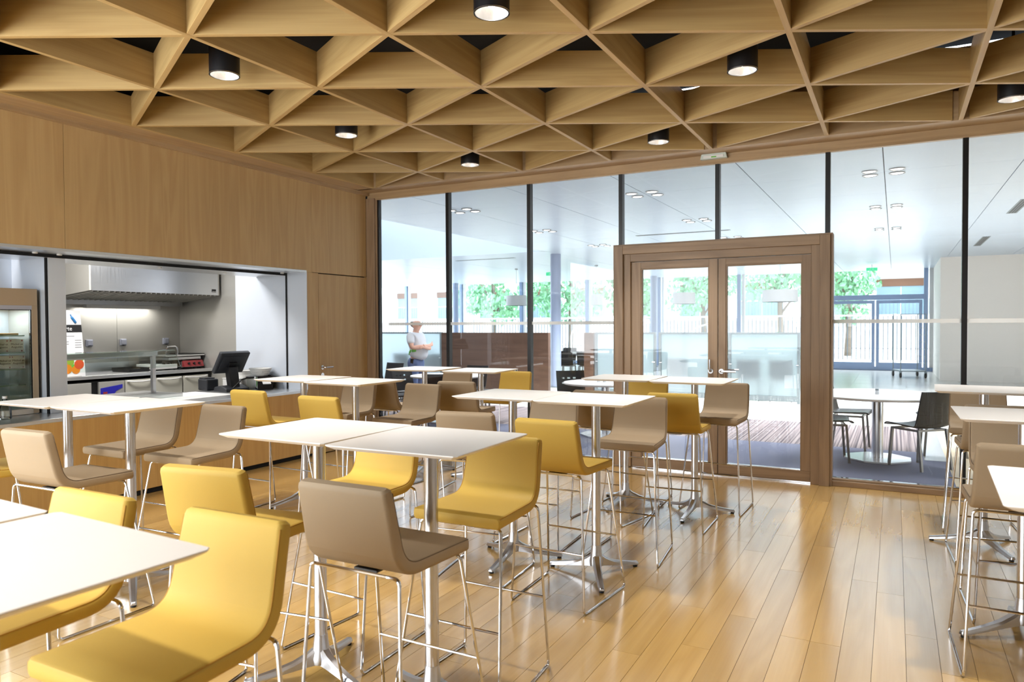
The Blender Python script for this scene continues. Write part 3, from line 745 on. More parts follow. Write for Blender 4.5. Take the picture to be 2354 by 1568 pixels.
# extractor hood
hd = empty('extractor_hood', (-8.3, 5.82, 1.95)); tag(hd, 'big stainless extractor hood with dark baffle filters', 'hood')
Y0h, Y1h = 4.945 - 5.82, 6.705 - 5.82
bm = bmesh.new()
prism(bm, [(-0.505, -0.075), (0.35, 0.008), (0.35, 0.79), (-0.505, 0.79)], Y0h, Y0h + 0.02, 'Y'); done('side_panel', bm, 'steel_panel', hd); bm = bmesh.new()
prism(bm, [(-0.505, -0.075), (0.35, 0.008), (0.35, 0.79), (-0.505, 0.79)], Y1h - 0.02, Y1h, 'Y'); done('side_panel', bm, 'steel_panel', hd)
bm = bmesh.new(); box(bm, 0.33, 0.35, Y0h + 0.02, Y1h - 0.02, 0.008, 0.79); done('front_panel', bm, 'steel_z', hd)
bm = bmesh.new(); box(bm, -0.505, -0.36, Y0h + 0.02, Y1h - 0.02, -0.13, -0.03); done('grease_trough', bm, 'steel_dark', hd)
bm = bmesh.new(); prism(bm, [(-0.36, -0.045), (0.33, 0.022), (0.33, 0.04), (-0.36, -0.025)], Y0h + 0.02, Y1h - 0.02, 'Y'); done('filter_back', bm, 'filter_dark', hd)
nb = 26; bl = None
for k in range(nb):
    y = Y0h + 0.05 + k * (Y1h - Y0h - 0.1) / (nb - 1)
    if bl is None:
        bm = bmesh.new(); prism(bm, [(-0.36, -0.078), (0.325, -0.006), (0.325, 0.024), (-0.36, -0.048)], -0.009, 0.009, 'Y'); b_ = done('baffle', bm, 'steel_panel', hd); bl = b_.data
    else:
        b_ = bpy.data.objects.new('baffle', bl); link(b_, hd)
    b_.location = (0, y, 0)
cp = bx('control_panel', 'ink_black', 0.35, 0.353, 6.585 - 5.82, 6.65 - 5.82, 0.045, 0.085, hd)
for i in range(3):
    o = bx('button', 'plastic_white', 0.0015, 0.003, -0.022 + 0.018 * i, -0.012 + 0.018 * i, -0.014, -0.006, cp)
# refrigerated back counter
bc = empty('refrigerated_counter', (-8.45, 5.5, 0)); tag(bc, 'stainless refrigerated back counter with drawer fronts', 'counter')
bm = bmesh.new(); box(bm, -0.34, 0.30, 3.2 - 5.5, KY1 - 5.5 - 0.005, 0.945, 0.985); done('worktop', bm, 'steel_y', bc, bevel=0.004)
bm = bmesh.new(); box(bm, -0.36, -0.345, 3.2 - 5.5, KY1 - 5.5 - 0.005, 0.985, 1.10); done('upstand', bm, 'steel_y', bc)
bm = bmesh.new(); box(bm, -0.34, 0.27, 3.2 - 5.5, KY1 - 5.5 - 0.005, 0.0, 0.915); done('carcass', bm, 'plastic_dark', bc)
for a, b in ((4.25, 4.75), (4.79, 5.075), (5.165, 5.478), (5.493, 5.868), (5.892, 6.272), (6.298, 6.672)):
    ctrl = abs(a - 5.165) < 0.01
    d = bx('drawer', 'steel_panel' if a < 5.4 else 'drawer_front', 0.27, 0.30, a - 5.5, b - 5.5, 0.5, 0.905, bc, 0.003)
    if ctrl:
        bm = bmesh.new(); prism(bm, [(-0.14, 0.02), (-0.14, 0.13), (0.13, 0.16), (0.13, 0.12), (0.05, 0.085), (0.01, 0.03), (-0.03, 0.02)], 0.0155, 0.018, 'X'); done('display', bm, 'panel_blue', d)
        bx('indicator', 'red_plastic', 0.018, 0.019, -0.11, -0.06, 0.06, 0.085, d)
    elif a > 5.4:
        hn = bmesh.new(); tube(hn, [(0.02, -0.17, 0.19), (0.045, -0.1, 0.182), (0.05, 0, 0.178), (0.045, 0.1, 0.182), (0.02, 0.17, 0.19)], 0.010, 8); done('pull', hn, 'plastic_white', d, smooth='auto')
# wall sockets
sk = None
for i, y in enumerate((5.46, 5.905, 6.522)):
    if sk is None:
        s = sk = empty('wall_socket')
        bm = bmesh.new(); box(bm, 0, 0.025, -0.042, 0.042, -0.042, 0.042); done('back_box', bm, 'plastic_grey', s, bevel=0.004)
        bm = bmesh.new(); box(bm, 0.025, 0.036, -0.03, 0.03, -0.03, 0.034); done('flap', bm, 'plastic_grey', s, bevel=0.004)
        bm = bmesh.new(); box(bm, 0.025, 0.032, -0.02, 0.02, -0.05, -0.043); done('gland', bm, 'plastic_black', s)
    else: s = copy_tree(sk)
    s.location = (KX0, y, 1.348)
    tag(s, ['grey wall socket nearest the menu stand', 'grey wall socket in the middle of the steel wall', 'grey wall socket above the contact grill'][i], 'socket', 'wall sockets of the servery')
# contact grill and cooker on the back counter
g = empty('contact_grill', (-8.5, 6.5, 0.985)); tag(g, 'double contact grill with chrome lid and dark red front on the back counter', 'grill')
bm = bmesh.new(); box(bm, -0.2, 0.2, -0.12, 0.2, 0.02, 0.10); done('base', bm, 'steel_dark', g, bevel=0.006)
bm = bmesh.new(); prism(bm, [(0.2, 0.03), (0.25, 0.03), (0.22, 0.11), (0.2, 0.11)], -0.11, 0.19, 'Y'); fp = done('front_panel', bm, 'red_plastic', g)
for y in (-0.04, 0.04, 0.12):
    bm = bmesh.new(); tube(bm, [(0.235, y, 0.07), (0.255, y, 0.074)], 0.014, 12); done('knob', bm, 'plastic_dark', fp, smooth='auto')
bm = bmesh.new(); box(bm, -0.19, 0.19, -0.30, 0.19, 0.125, 0.16); done('lower_plate', bm, 'steel_y', g, bevel=0.004)
bm = bmesh.new(); box(bm, -0.20, 0.22, -0.36, 0.23, 0.17, 0.188); done('lid', bm, 'steel_y', g, bevel=0.006)
bm = bmesh.new(); box(bm, -0.20, 0.21, 0.0, 0.235, 0.188, 0.20); done('top_tray', bm, 'plastic_dark', g, bevel=0.004)
bm = bmesh.new(); tube(bm, fillet([(0.1, -0.27, 0.188), (0.1, -0.27, 0.30), (0.1, -0.10, 0.30), (0.1, -0.10, 0.188)], 0.07, 8), 0.009, 8); done('handle', bm, 'chrome', g, smooth='auto')
for dx in (-0.15, 0.15):
    for dy in (-0.1, 0.18):
        bm = bmesh.new(); lathe(bm, [(0.018, 0), (0.018, 0.02)], 10, (dx, dy, 0)); done('foot', bm, 'rubber', g)
for dy in (-0.25, 0.15):
    bm = bmesh.new(); tube(bm, [(-0.15, dy, 0.1), (-0.15, dy, 0.13)], 0.012, 8); done('hinge', bm, 'chrome', g)
c = empty('hot_plate', (-8.5, 6.12, 0.985)); tag(c, 'low pale countertop hot plate left of the contact grill', 'hot plate')
bm = bmesh.new(); box(bm, -0.17, 0.2, -0.13, 0.2, 0.012, 0.075); done('body', bm, 'plastic_white', c, bevel=0.006)
bm = bmesh.new(); box(bm, -0.14, 0.15, -0.1, 0.17, 0.075, 0.082); done('top_plate', bm, 'steel_y', c)
for y in (0.02, 0.08, 0.14):
    bm = bmesh.new(); box(bm, 0.16, 0.19, y - 0.016, y + 0.016, 0.075, 0.09); done('switch', bm, 'plastic_dark', c)
for dx in (-0.13, 0.16):
    for dy in (-0.1, 0.17):
        bm = bmesh.new(); lathe(bm, [(0.015, 0), (0.015, 0.012)], 10, (dx, dy, 0)); done('foot', bm, 'rubber', c)
c = empty('black_tray', (-8.5, 5.80, 0.985)); tag(c, 'shallow black tray on the back counter beside the hot plate', 'tray')
bm = bmesh.new(); prism(bm, [(-0.16, 0), (0.16, 0), (0.18, 0.05), (0.165, 0.05), (0.15, 0.012), (-0.15, 0.012), (-0.165, 0.05), (-0.18, 0.05)], -0.13, 0.13, 'Y'); done('tray_body', bm, 'plastic_dark', c)
for y in (-0.135, 0.125):
    bm = bmesh.new(); prism(bm, [(-0.16, 0), (0.16, 0), (0.18, 0.05), (-0.18, 0.05)], y, y + 0.01, 'Y'); done('tray_end', bm, 'plastic_dark', c)
# sneeze guard
s = empty('sneeze_guard', (-7.15, 4.75, HZ0)); tag(s, 'glass sneeze guard on slim steel posts with a lit hood', 'sneeze guard')
for y in (4.05, 5.14):
    bm = bmesh.new(); box(bm, -0.02, 0.02, y - 4.75 - 0.02, y - 4.75 + 0.02, 0, 0.50); done('post', bm, 'cast_alu', s, bevel=0.003)
bm = bmesh.new(); prism(bm, [(-0.12, 0.42), (0.05, 0.44), (0.05, 0.50), (-0.12, 0.47)], 4.0 - 4.75, 5.16 - 4.75, 'Y'); done('light_hood', bm, 'cast_alu', s, bevel=0.003)
bm = bmesh.new(); box(bm, 0.05, 0.30, 4.0 - 4.75, 5.18 - 4.75, 0.497, 0.505); done('top_glass', bm, 'green_glass', s)
bm = bmesh.new(); prism(bm, [(0.30, 0.505), (0.31, 0.50), (0.40, 0.33), (0.39, 0.325)], 4.0 - 4.75, 5.18 - 4.75, 'Y'); done('front_glass', bm, 'green_glass', s)
bm = bmesh.new(); box(bm, -0.3, 0.35, 4.42 - 4.75, 5.24 - 4.75, 0, 0.035); done('base_frame', bm, 'steel_y', s, bevel=0.003)
bm = bmesh.new(); box(bm, -0.26, 0.31, 4.46 - 4.75, 5.20 - 4.75, 0.035, 0.036); done('well', bm, 'steel_dark', s)
# menu stand
m_ = empty('menu_stand', (-8.2, 4.87, 0.985)); m_.scale = (1.058, 1.058, 1.058)
tag(m_, 'white menu board with a black title band and a fruit picture', 'menu board')
ZB = 0.0
bm = bmesh.new(); prism(bm, [(-0.35, ZB), (0.155, ZB), (0.105, ZB + 0.71), (-0.35, ZB + 0.71)], 0, 0.012, 'X'); bo = done('board', bm, 'paper_white', m_)
bm = bmesh.new(); box(bm, -0.10, 0.03, -0.20, 0.10, 0, 0.006); done('stand_foot', bm, 'steel_panel', m_)
bm = bmesh.new(); prism(bm, [(-0.35, ZB + 0.475), (0.1215, ZB + 0.475), (0.1145, ZB + 0.555), (-0.35, ZB + 0.555)], 0.012, 0.0135, 'X'); done('title_band', bm, 'ink_black', bo)
text('title', 'la Carte', 0.062, 'paper_white', (0.0145, -0.085, ZB + 0.495), (PI / 2, 0, PI / 2), bo)
bm = bmesh.new(); tube(bm, [(0.013, 0.0, ZB + 0.665), (0.013, 0.008, ZB + 0.645), (0.013, 0.016, ZB + 0.63), (0.013, 0.05, ZB + 0.585), (0.013, 0.056, ZB + 0.575)], [0.006, 0.006, 0.014, 0.014, 0.01], 8); done('bottle_print', bm, 'ink_blue', bo)
for k, (yy, zz, ln) in enumerate(((-0.12, 0.43, 0.16), (0.045, 0.385, 0.07), (0.045, 0.36, 0.07), (0.045, 0.335, 0.07), (0.045, 0.31, 0.07), (-0.1, 0.37, 0.08), (-0.1, 0.345, 0.08))):
    bm = bmesh.new(); box(bm, 0.012, 0.0128, yy, yy + ln, ZB + zz, ZB + zz + 0.009); done('print_line', bm, 'ink_grey', bo)
for yy, zz, rr, mt in ((-0.10, 0.14, 0.06, 'orange_fruit'), (-0.01, 0.16, 0.042, 'kiwi_green'), (0.085, 0.13, 0.052, 'grapefruit'), (-0.04, 0.085, 0.05, 'orange_fruit'), (0.05, 0.075, 0.045, 'orange_fruit'), (0.10, 0.18, 0.03, 'kiwi_green'), (0.02, 0.105, 0.03, 'leaf_green')):
    bm = bmesh.new(); tube(bm, [(0.012, yy, ZB + zz), (0.0135 + rr * 0.01, yy, ZB + zz)], rr, 20); done('fruit_print', bm, mt, bo)
# till
t = empty('touch_till', (-6.83, 5.93, HZ0)); t.rotation_euler = (0, 0, math.radians(-8)); tag(t, 'black touch screen till with its back to the room', 'till')
bm = bmesh.new(); prism(bm, [(-0.14, 0), (0.13, 0), (0.12, 0.035), (0.0, 0.07), (-0.12, 0.05)], -0.16, 0.14, 'Y'); done('foot', bm, 'plastic_black', t, bevel=0.008)
bm = bmesh.new(); prism(bm, [(-0.02, 0.05), (0.06, 0.05), (0.02, 0.28), (-0.07, 0.28)], -0.06, 0.06, 'Y'); done('neck', bm, 'plastic_dark', t, bevel=0.006)
Mt = Matrix.Translation((-0.02, 0, 0.33)) @ Matrix.Rotation(math.radians(36), 4, 'Y')
bm = bmesh.new(); box(bm, -0.03, 0.022, -0.19, 0.19, -0.145, 0.15, Mt); sc = done('screen', bm, 'plastic_black', t, bevel=0.012)
bm = bmesh.new(); box(bm, 0.022, 0.028, -0.15, 0.15, -0.09, 0.11, Mt); done('rear_cover', bm, 'plastic_black', sc, bevel=0.004)
bm = bmesh.new(); box(bm, 0.024, 0.05, -0.05, 0.05, -0.13, 0.03, Mt); done('mount', bm, 'plastic_dark', sc, bevel=0.004)
bm = bmesh.new(); tube(bm, fillet([(0.10, -0.06, 0.04), (0.15, 0.03, 0.14), (0.15, 0.10, 0.15)], 0.03), 0.008, 8); done('reader_arm', bm, 'plastic_dark', t, smooth='auto')
bm = bmesh.new(); box(bm, 0.12, 0.18, 0.09, 0.17, 0.14, 0.165); done('card_reader', bm, 'plastic_dark', t, bevel=0.008)
t = empty('receipt_printer', (-7.17, 5.87, HZ0)); t.rotation_euler = (0, 0, math.radians(-10)); tag(t, 'small black receipt printer left of the till', 'printer')
bm = bmesh.new(); box(bm, -0.10, 0.10, -0.075, 0.075, 0, 0.135); done('body', bm, 'plastic_black', t, bevel=0.014)
bm = bmesh.new(); box(bm, -0.09, 0.04, -0.065, 0.065, 0.135, 0.148); done('lid', bm, 'plastic_black', t, bevel=0.006)
bm = bmesh.new(); tube(bm, [(0.1, 0.05, 0.02), (0.15, 0.06, 0.01), (0.20, 0.03, 0.008)], 0.005, 6); done('cable', bm, 'plastic_white', t)
t = empty('white_carton', (-6.99, 6.24, HZ0)); t.rotation_euler = (0, 0, 0.1); tag(t, 'white carton box standing behind the till', 'box')
bm = bmesh.new(); box(bm, -0.20, 0.17, -0.14, 0.14, 0, 0.12); done('carton_body', bm, 'plastic_white', t, bevel=0.004)
bm = bmesh.new(); box(bm, -0.204, 0.174, -0.144, 0.144, 0.12, 0.128); done('lid', bm, 'plastic_white', t, bevel=0.002)
t = empty('flyer_holder', (-6.70, 6.28, HZ0)); t.rotation_euler = (0, 0, math.radians(-35)); tag(t, 'black flyer holder with a green leaf print on its side', 'holder')
bm = bmesh.new()
for a in ((-0.12, 0.12, -0.085, -0.08), (-0.12, 0.12, 0.08, 0.085), (-0.12, -0.115, -0.08, 0.08), (0.115, 0.12, -0.08, 0.08)): box(bm, *a, 0, 0.16)
box(bm, -0.115, 0.115, -0.08, 0.08, 0, 0.01); done('holder_body', bm, 'plastic_dark', t)
bm = bmesh.new(); box(bm, -0.105, 0.105, -0.0865, -0.085, 0.015, 0.148); pl = done('front_card', bm, 'paper_white', t)
for k in range(7):
    bm = bmesh.new(); tube(bm, [(0.04 + 0.02 * (k % 3), -0.087, 0.05 + 0.013 * k), (0.04 + 0.02 * (k % 3), -0.0885, 0.05 + 0.013 * k)], 0.022, 9); done('leaf_print', bm, 'leaf_green', pl)
bm = bmesh.new(); prism(bm, [(0.12, 0.11), (0.23, 0.07), (0.235, 0.078), (0.13, 0.125)], -0.04, 0.05, 'Y'); done('loose_flyer', bm, 'paper_white', t)
def bowl(name, loc, s, lab, mat):
    t = empty(name, loc); tag(t, lab, 'basket', 'white baskets beside the till')
    bm = bmesh.new(); lathe(bm, [(0.085 * s, 0), (0.095 * s, 0.01), (0.13 * s, 0.085), (0.122 * s, 0.085), (0.088 * s, 0.012)], 20); done('basket_wall', bm, mat, t)
    for zz, r in ((0.03, 0.105), (0.055, 0.117), (0.083, 0.130)):
        bm = bmesh.new(); lathe(bm, [(r * s, zz), (r * s + 0.004, zz + 0.004), (r * s, zz + 0.008)], 20, cap=False); done('weave_band', bm, mat, t)
bowl('white_basket', (-6.72, 6.25, HZ0 + 0.16), 1.0, 'front white woven basket resting on the flyer holder', 'plastic_white')
bowl('white_basket', (-6.98, 6.27, HZ0 + 0.128), 0.9, 'rear white woven basket standing on the carton', 'plastic_white')
# display fridge
f = empty('display_fridge', (-6.85, 3.25, HZ0)); tag(f, 'countertop display fridge with glass door and beige header', 'display fridge')
def fb(name, mat, x0, x1, y0, y1, z0, z1, par=f, bev=0.0):
    return bx(name, mat, x0 + 6.85, x1 + 6.85, y0 - 3.25, y1 - 3.25, z0 - HZ0, z1 - HZ0, par, bev)
fb('header', 'fridge_header', -7.07, -6.62, 2.75, 3.655, 1.735, 1.88, bev=0.003)
fb('back_panel', 'steel_side', -7.07, -7.05, 2.75, 3.655, HZ0, 1.735); fb('base_tray', 'steel_y', -7.05, -6.63, 2.75, 3.655, HZ0, 0.845, bev=0.003)
fb('side_wall', 'steel_panel', -7.05, -6.66, 3.64, 3.655, 0.845, 1.735); fb('side_wall', 'steel_panel', -7.05, -6.66, 2.75, 2.765, 0.845, 1.735)
dr = fb('glass_door', 'fridge_header', -6.66, -6.62, 3.607, 3.655, 0.80, 1.735, bev=0.002); dl = dr.location.copy()
def dp(*a, **k):
    o = fb(*a, par=dr, **k); o.location -= dl; return o
dp('door_stile', 'plastic_grey', -6.66, -6.62, 2.75, 2.79, 0.80, 1.735); dp('door_rail', 'plastic_grey', -6.66, -6.62, 2.79, 3.607, 1.70, 1.735); dp('door_rail', 'steel_y', -6.66, -6.62, 2.79, 3.607, 0.80, 0.84)
dp('gasket', 'plastic_dark', -6.655, -6.625, 3.600, 3.607, 0.84, 1.70); dp('gasket', 'plastic_dark', -6.655, -6.625, 2.79, 3.600, 1.694, 1.70)
o = dp('door_glass', 'green_glass', -6.646, -6.640, 2.79, 3.600, 0.84, 1.694)
for z in (1.478, 1.330, 1.188, 1.050):
    sh = fb('shelf', 'green_glass', -7.04, -6.72, 2.77, 3.60, z - 0.008, z)
    bx('shelf_edge', 'shelf_edge', 0.158, 0.164, -0.41, 0.41, -0.005, 0.005, sh)
k = 0
for z, ys in ((1.331, (3.445, 3.565)), (1.189, (3.465, 3.575))):
    for y in ys:
        b = empty('biscuit_box', (-6.80, y, z)); b.rotation_euler = (0, 0, -0.25)
        tag(b, ['upper front biscuit box in the display fridge', 'upper rear biscuit box in the display fridge', 'lower front biscuit box in the display fridge', 'lower rear biscuit box in the display fridge'][k], 'box', 'biscuit boxes in the fridge'); k += 1
        bm = bmesh.new(); box(bm, -0.025, 0.025, -0.055, 0.055, 0, 0.115); done('carton', bm, 'paper_white', b, bevel=0.002)
        text('lettering', 'Michel et\nAugustin', 0.024, 'ink_black', (0.0258, 0.004, 0.062), (PI / 2, 0, PI / 2), b)
        for yy, zz in ((-0.042, 0.1), (0.042, 0.1), (0.04, 0.012)):
            bm = bmesh.new(); box(bm, 0.025, 0.0258, yy - 0.005, yy + 0.005, zz - 0.006, zz + 0.006); done('corner_mark', bm, 'red_plastic', b)
b = empty('pastry_tray', (-6.85, 3.40, 1.479)); tag(b, 'wooden tray with a wrapped pastry on the top fridge shelf', 'pastry')
bm = bmesh.new(); box(bm, -0.11, 0.11, -0.16, 0.16, 0, 0.018); done('board', bm, 'pastry', b, bevel=0.003)
bm = bmesh.new(); lathe(bm, [(0.09, 0.018), (0.10, 0.05), (0.07, 0.14), (0.03, 0.15)], 10, (0, -0.05, 0)); done('wrapped_pastry', bm, 'pastry', b, smooth='auto')
b = empty('water_carafe', (-6.45, 3.29, HZ0)); tag(b, 'clear water bottle on the counter at the left edge', 'bottle')
bm = bmesh.new(); lathe(bm, [(0.04, 0), (0.048, 0.01), (0.046, 0.09), (0.02, 0.13), (0.016, 0.17)], 20); done('bottle_body', bm, 'green_glass', b, smooth='auto')
bm = bmesh.new(); lathe(bm, [(0.018, 0.17), (0.018, 0.19)], 14); done('cap', bm, 'plastic_white', b, smooth='auto')
hl_ = empty('hood_lamp', (-8.70, 5.85, 1.80)); tag(hl_, 'slim lamp fixed under the extractor hood', 'lamp')
bm = bmesh.new(); box(bm, -0.04, 0.04, -0.5, 0.5, -0.02, 0.02); done('housing', bm, 'plastic_white', hl_, bevel=0.004)
bm = bmesh.new(); box(bm, -0.03, 0.03, -0.48, 0.48, -0.023, -0.02); done('diffuser', bm, 'shade_white', hl_)
area_light('hood_light', (-8.68, 5.85, 1.77), (0, math.radians(10), 0), 0.08, 1.0, 5, (1.0, 0.97, 0.9))
area_light('fridge_light', (-6.86, 3.2, 1.70), (0, 0, 0), 0.3, 0.7, 7, (0.9, 0.96, 1.0))
# servery ceiling lamps (they light the stainless room)
for i, (x, y) in enumerate(((-7.45, 4.3), (-7.5, 5.3), (-6.95, 2.6))):
    p = empty('ceiling_lamp', (x, y, 2.75)); tag(p, ['servery ceiling lamp above the sneeze guard', 'servery ceiling lamp above the till', 'servery ceiling lamp above the fridge bay'][i], 'lamp', 'servery ceiling lamps')
    bm = bmesh.new(); box(bm, -0.3, 0.3, -0.3, 0.3, -0.05, 0.0); done('housing', bm, 'plastic_white', p, bevel=0.004)
    bm = bmesh.new(); box(bm, -0.27, 0.27, -0.27, 0.27, -0.054, -0.05); done('diffuser', bm, 'shade_white', p)
    area_light('servery_lamp', (x, y, 2.69), (0, 0, 0), 0.5, 0.5, 38, (1.0, 0.97, 0.93))

# ================================================================== THE HALL BEYOND THE GLASS
HC = 3.28; HY0, HYE = 7.66, 26.5
HXL, HXR = -21.0, 6.5
cg = st('floor_carpet', 'carpet_grey', HXL, 0.52, YG + 0.06, 9.9, -0.06, 0.0, 'blue grey carpet along the hall side of the glass wall', 'floor')
st('floor_striped_carpet', 'carpet_stripe', HXL, 0.46, 9.9, 12.15, -0.06, 0.0, 'brown striped carpet band in the hall', 'floor')
st('floor_beige', 'beige_floor', 0.52, HXR, YG + 0.06, 12.15, -0.06, 0.0, 'beige hall floor right of the carpet', 'floor')
st('trim_50', 'steel_y', 0.30, 0.52, 9.35, 12.5, 0.0, 0.003, 'flat metal strip set in the hall floor beside the carpet', 'trim')
ft = st('floor_tile_base', 'hall_tile_joint', HXL, HXR, 12.15, HYE + 0.2, -0.06, -0.004, 'pale tiled floor of the hall', 'floor')
tm = None
for i in range(-14, 5):
    for j in range(0, 12):
        x = i * 1.2 - 0.35; y = 12.15 + j * 1.2
        if tm is None:
            bm = bmesh.new(); box(bm, -0.597, 0.597, 0.003, 1.197, -0.004, 0.0); o = done('floor_tile', bm, 'hall_tile', ft); tm = o.data
        else: o = bpy.data.objects.new('floor_tile', tm); link(o, ft)
        o.location = Vector((x, y, 0)) - ft.location
hc = st('ceiling_hall', 'hall_joint', -7.33, HXR, HY0 - 0.02, 15.6, HC + 0.02, HC + 0.3, 'panelled pale ceiling of the hall', 'ceiling')
hc2 = st('ceiling_hall_far', 'hall_joint', HXL, HXR, 15.6, HYE + 0.3, HC + 0.02, HC + 0.5, 'far part of the pale hall ceiling', 'ceiling')
pm = {}
def panel(x0, x1, y0, y1, par):
    key = (round(x1 - x0, 3), round(y1 - y0, 3))
    if key not in pm:
        bm = bmesh.new(); box(bm, -key[0] / 2 + 0.005, key[0] / 2 - 0.005, -key[1] / 2 + 0.003, key[1] / 2 - 0.003, 0, 0.02); o = done('ceiling_panel', bm, 'hall_ceiling', par); pm[key] = o.data
    else: o = bpy.data.objects.new('ceiling_panel', pm[key]); link(o, par)
    o.location = Vector(((x0 + x1) / 2, (y0 + y1) / 2, HC)) - par.location
XS = [-7.33, -5.78, -4.36, -2.95, -1.53, -0.12, 1.20, 2.62, 4.04, 6.5]
YS = [HY0 - 0.02] + [9.36 + 1.48 * k for k in range(12)] + [HYE + 0.3]
for x0, x1 in zip(XS[:-1], XS[1:]):
    for y0, y1 in zip(YS[:-1], YS[1:]): panel(x0, x1, y0, y1, hc if y0 < 15 else hc2)
for k in range(8):
    for y0, y1 in ((15.6, 19.2), (19.2, 22.8), (22.8, HYE + 0.3)): panel(-21 + k * 1.70875, -21 + (k + 1) * 1.70875, y0, y1, hc2)
# roof-light well over the left of the hall
st('wall_well_side', 'hall_ceiling', -7.45, -7.33, HY0 - 0.02, 15.6, HC, 5.1, 'pale side of the roof-light well', 'wall')
st('wall_well_end', 'hall_ceiling', HXL, -7.33, 15.5, 15.598, HC, 5.1, 'pale far side of the roof-light well', 'wall')
st('wall_well_near', 'hall_ceiling', HXL, -7.33, 7.6, 7.7, HC, 5.1, 'pale near side of the roof-light well', 'wall')
for i, y in enumerate((9.6, 11.6, 13.6)): st('trim_%d' % (60 + i), 'blue_frame', HXL, -7.45, y - 0.05, y + 0.05, 4.75, 4.95, 'roof-light glazing bar number %d' % (i + 1), 'trim')
st('well_light_block', 'plaster_white', HXL - 0.1, -7.33, 7.6, 15.6, 5.3, 5.4, 'opaque slab added above the roof-light well to block outside light', 'ceiling')  # slab added to shut sun and sky out of the well
st('wall_hall_left', 'plaster_white', HXL - 0.1, HXL, HY0, 15.6, 0, 5.1, 'white end wall at the left of the hall', 'wall')
st('wall_hall_near', 'oak_wall', -9.5, XW - 0.1, 7.62, 7.72, 0, 5.1, 'hall side of the oak wall left of the glass', 'wall')
st('wall_hall_near_left', 'plaster_white', HXL, -9.5, 7.62, 7.72, 0, 5.1, 'white near wall at the left of the hall', 'wall')
st('wall_white_block', 'plaster_cream', 1.06, HXR, 22.35, HYE, 0, HC + 0.02, 'white block wall at the right end of the hall', 'wall')
st('wall_hall_right', 'plaster_beige', HXR, HXR + 0.1, HY0, 22.4, 0, HC + 0.4, 'beige side wall of the hall', 'wall')
# slot diffusers
for i, (x, y0, y1) in enumerate(((1.62, 12.4, 13.9), (1.62, 17.4, 19.4), (-9.6, 16.6, 16.66), (-3.6, 13.7, 13.76))):
    sd = empty('slot_diffuser', (x, (y0 + y1) / 2, HC)); tag(sd, ['dark slot diffuser in the hall ceiling near the right edge', 'dark slot diffuser in the hall ceiling above the white block', 'dark slot diffuser beyond the roof light', 'dark slot diffuser above the double door'][i], 'vent', 'slot diffusers in the hall ceiling')
    w, l = (0.07, (y1 - y0) / 2) if y1 - y0 > 0.5 else (0.9, 0.05)
    bm = bmesh.new(); box(bm, -w, w, -l, l, -0.004, 0.002); done('vent_frame', bm, 'rail_grey', sd)
    for q in (-0.5, 0.0, 0.5):
        bm = bmesh.new()
        if l > 0.5: box(bm, q * w - 0.012, q * w + 0.012, -l + 0.03, l - 0.03, -0.0055, -0.004)
        else: box(bm, -w + 0.03, w - 0.03, q * l - 0.01, q * l + 0.01, -0.0055, -0.004)
        done('slot', bm, 'plastic_dark', sd)
# recessed spotlights in clusters of four
cl = [(-5.80, 9.41, 'above the left round table'), (-2.96, 9.40, 'above the table left of the door'), (-0.13, 9.39, 'above the right round table'),
      (-5.78, 12.18, 'left of the grey column'), (-2.94, 12.2, 'seen above the door frame'), (-0.13, 12.18, 'second from the right round table'),
      (-5.76, 15.0, 'near the grey column head'), (-2.92, 15.0, 'far above the double door'), (-0.13, 15.05, 'third from the right round table'),
      (2.70, 9.40, 'added beyond the right edge, nearest'), (2.70, 12.2, 'added beyond the right edge, middle'), (2.70, 17.0, 'added out of view before the white block wall')]  # this last row is added past the frame to brighten the hall's right side
sp = None
for x, y, lab in cl:
    for dx, dy in ((-0.14, -0.13), (-0.14, 0.12), (0.14, -0.14), (0.14, 0.11)):
        if sp is None:
            s_ = sp = empty('recessed_spotlight')
            bm = bmesh.new(); lathe(bm, [(0.082, 0.0), (0.086, -0.006), (0.070, -0.012), (0.062, -0.004)], 20, cap=False); done('trim_ring', bm, 'steel_dark', s_, smooth='auto')
            bm = bmesh.new(); lathe(bm, [(0.062, -0.004), (0.055, -0.007), (0.01, -0.009)], 20); done('lens', bm, 'spot_lens', s_, smooth='auto')
        else: s_ = copy_tree(sp)
        s_.location = (x + dx, y + dy, HC); tag(s_, ('front' if dy < 0 else 'rear') + (' left' if dx < 0 else ' right') + ' recessed hall spotlight of the four ' + lab, 'spotlight', 'hall spotlights ' + lab)
    ld = bpy.data.lights.new('hall_spot_beam', 'SPOT'); ld.energy = 130 if y < 10 else 480 if y < 14 else 850; ld.spot_size = 2.2; ld.spot_blend = 0.7; ld.color = (0.94, 0.97, 1.0); ld.shadow_soft_size = 0.42
    lo = bpy.data.objects.new('hall_spot_beam', ld); COL.objects.link(lo); lo.location = (x, y, HC - 0.45)
# columns
for i, (x, y) in enumerate(((-7.40, 16.3), (-16.2, 25.6), (-7.73, 25.6))):
    c = empty('column', (x, y, 0)); structure(c, ['round grey column seen through the third pane', 'round grey column near the far windows, left', 'round grey column seen through the left door leaf'][i], 'column')
    bm = bmesh.new(); lathe(bm, [(0.13, 0), (0.13, HC)], 28); done('shaft', bm, 'column_grey', c, smooth='auto')
    bm = bmesh.new(); lathe(bm, [(0.15, 0), (0.15, 0.02), (0.13, 0.022)], 28); done('base_ring', bm, 'rail_grey', c, smooth='auto')
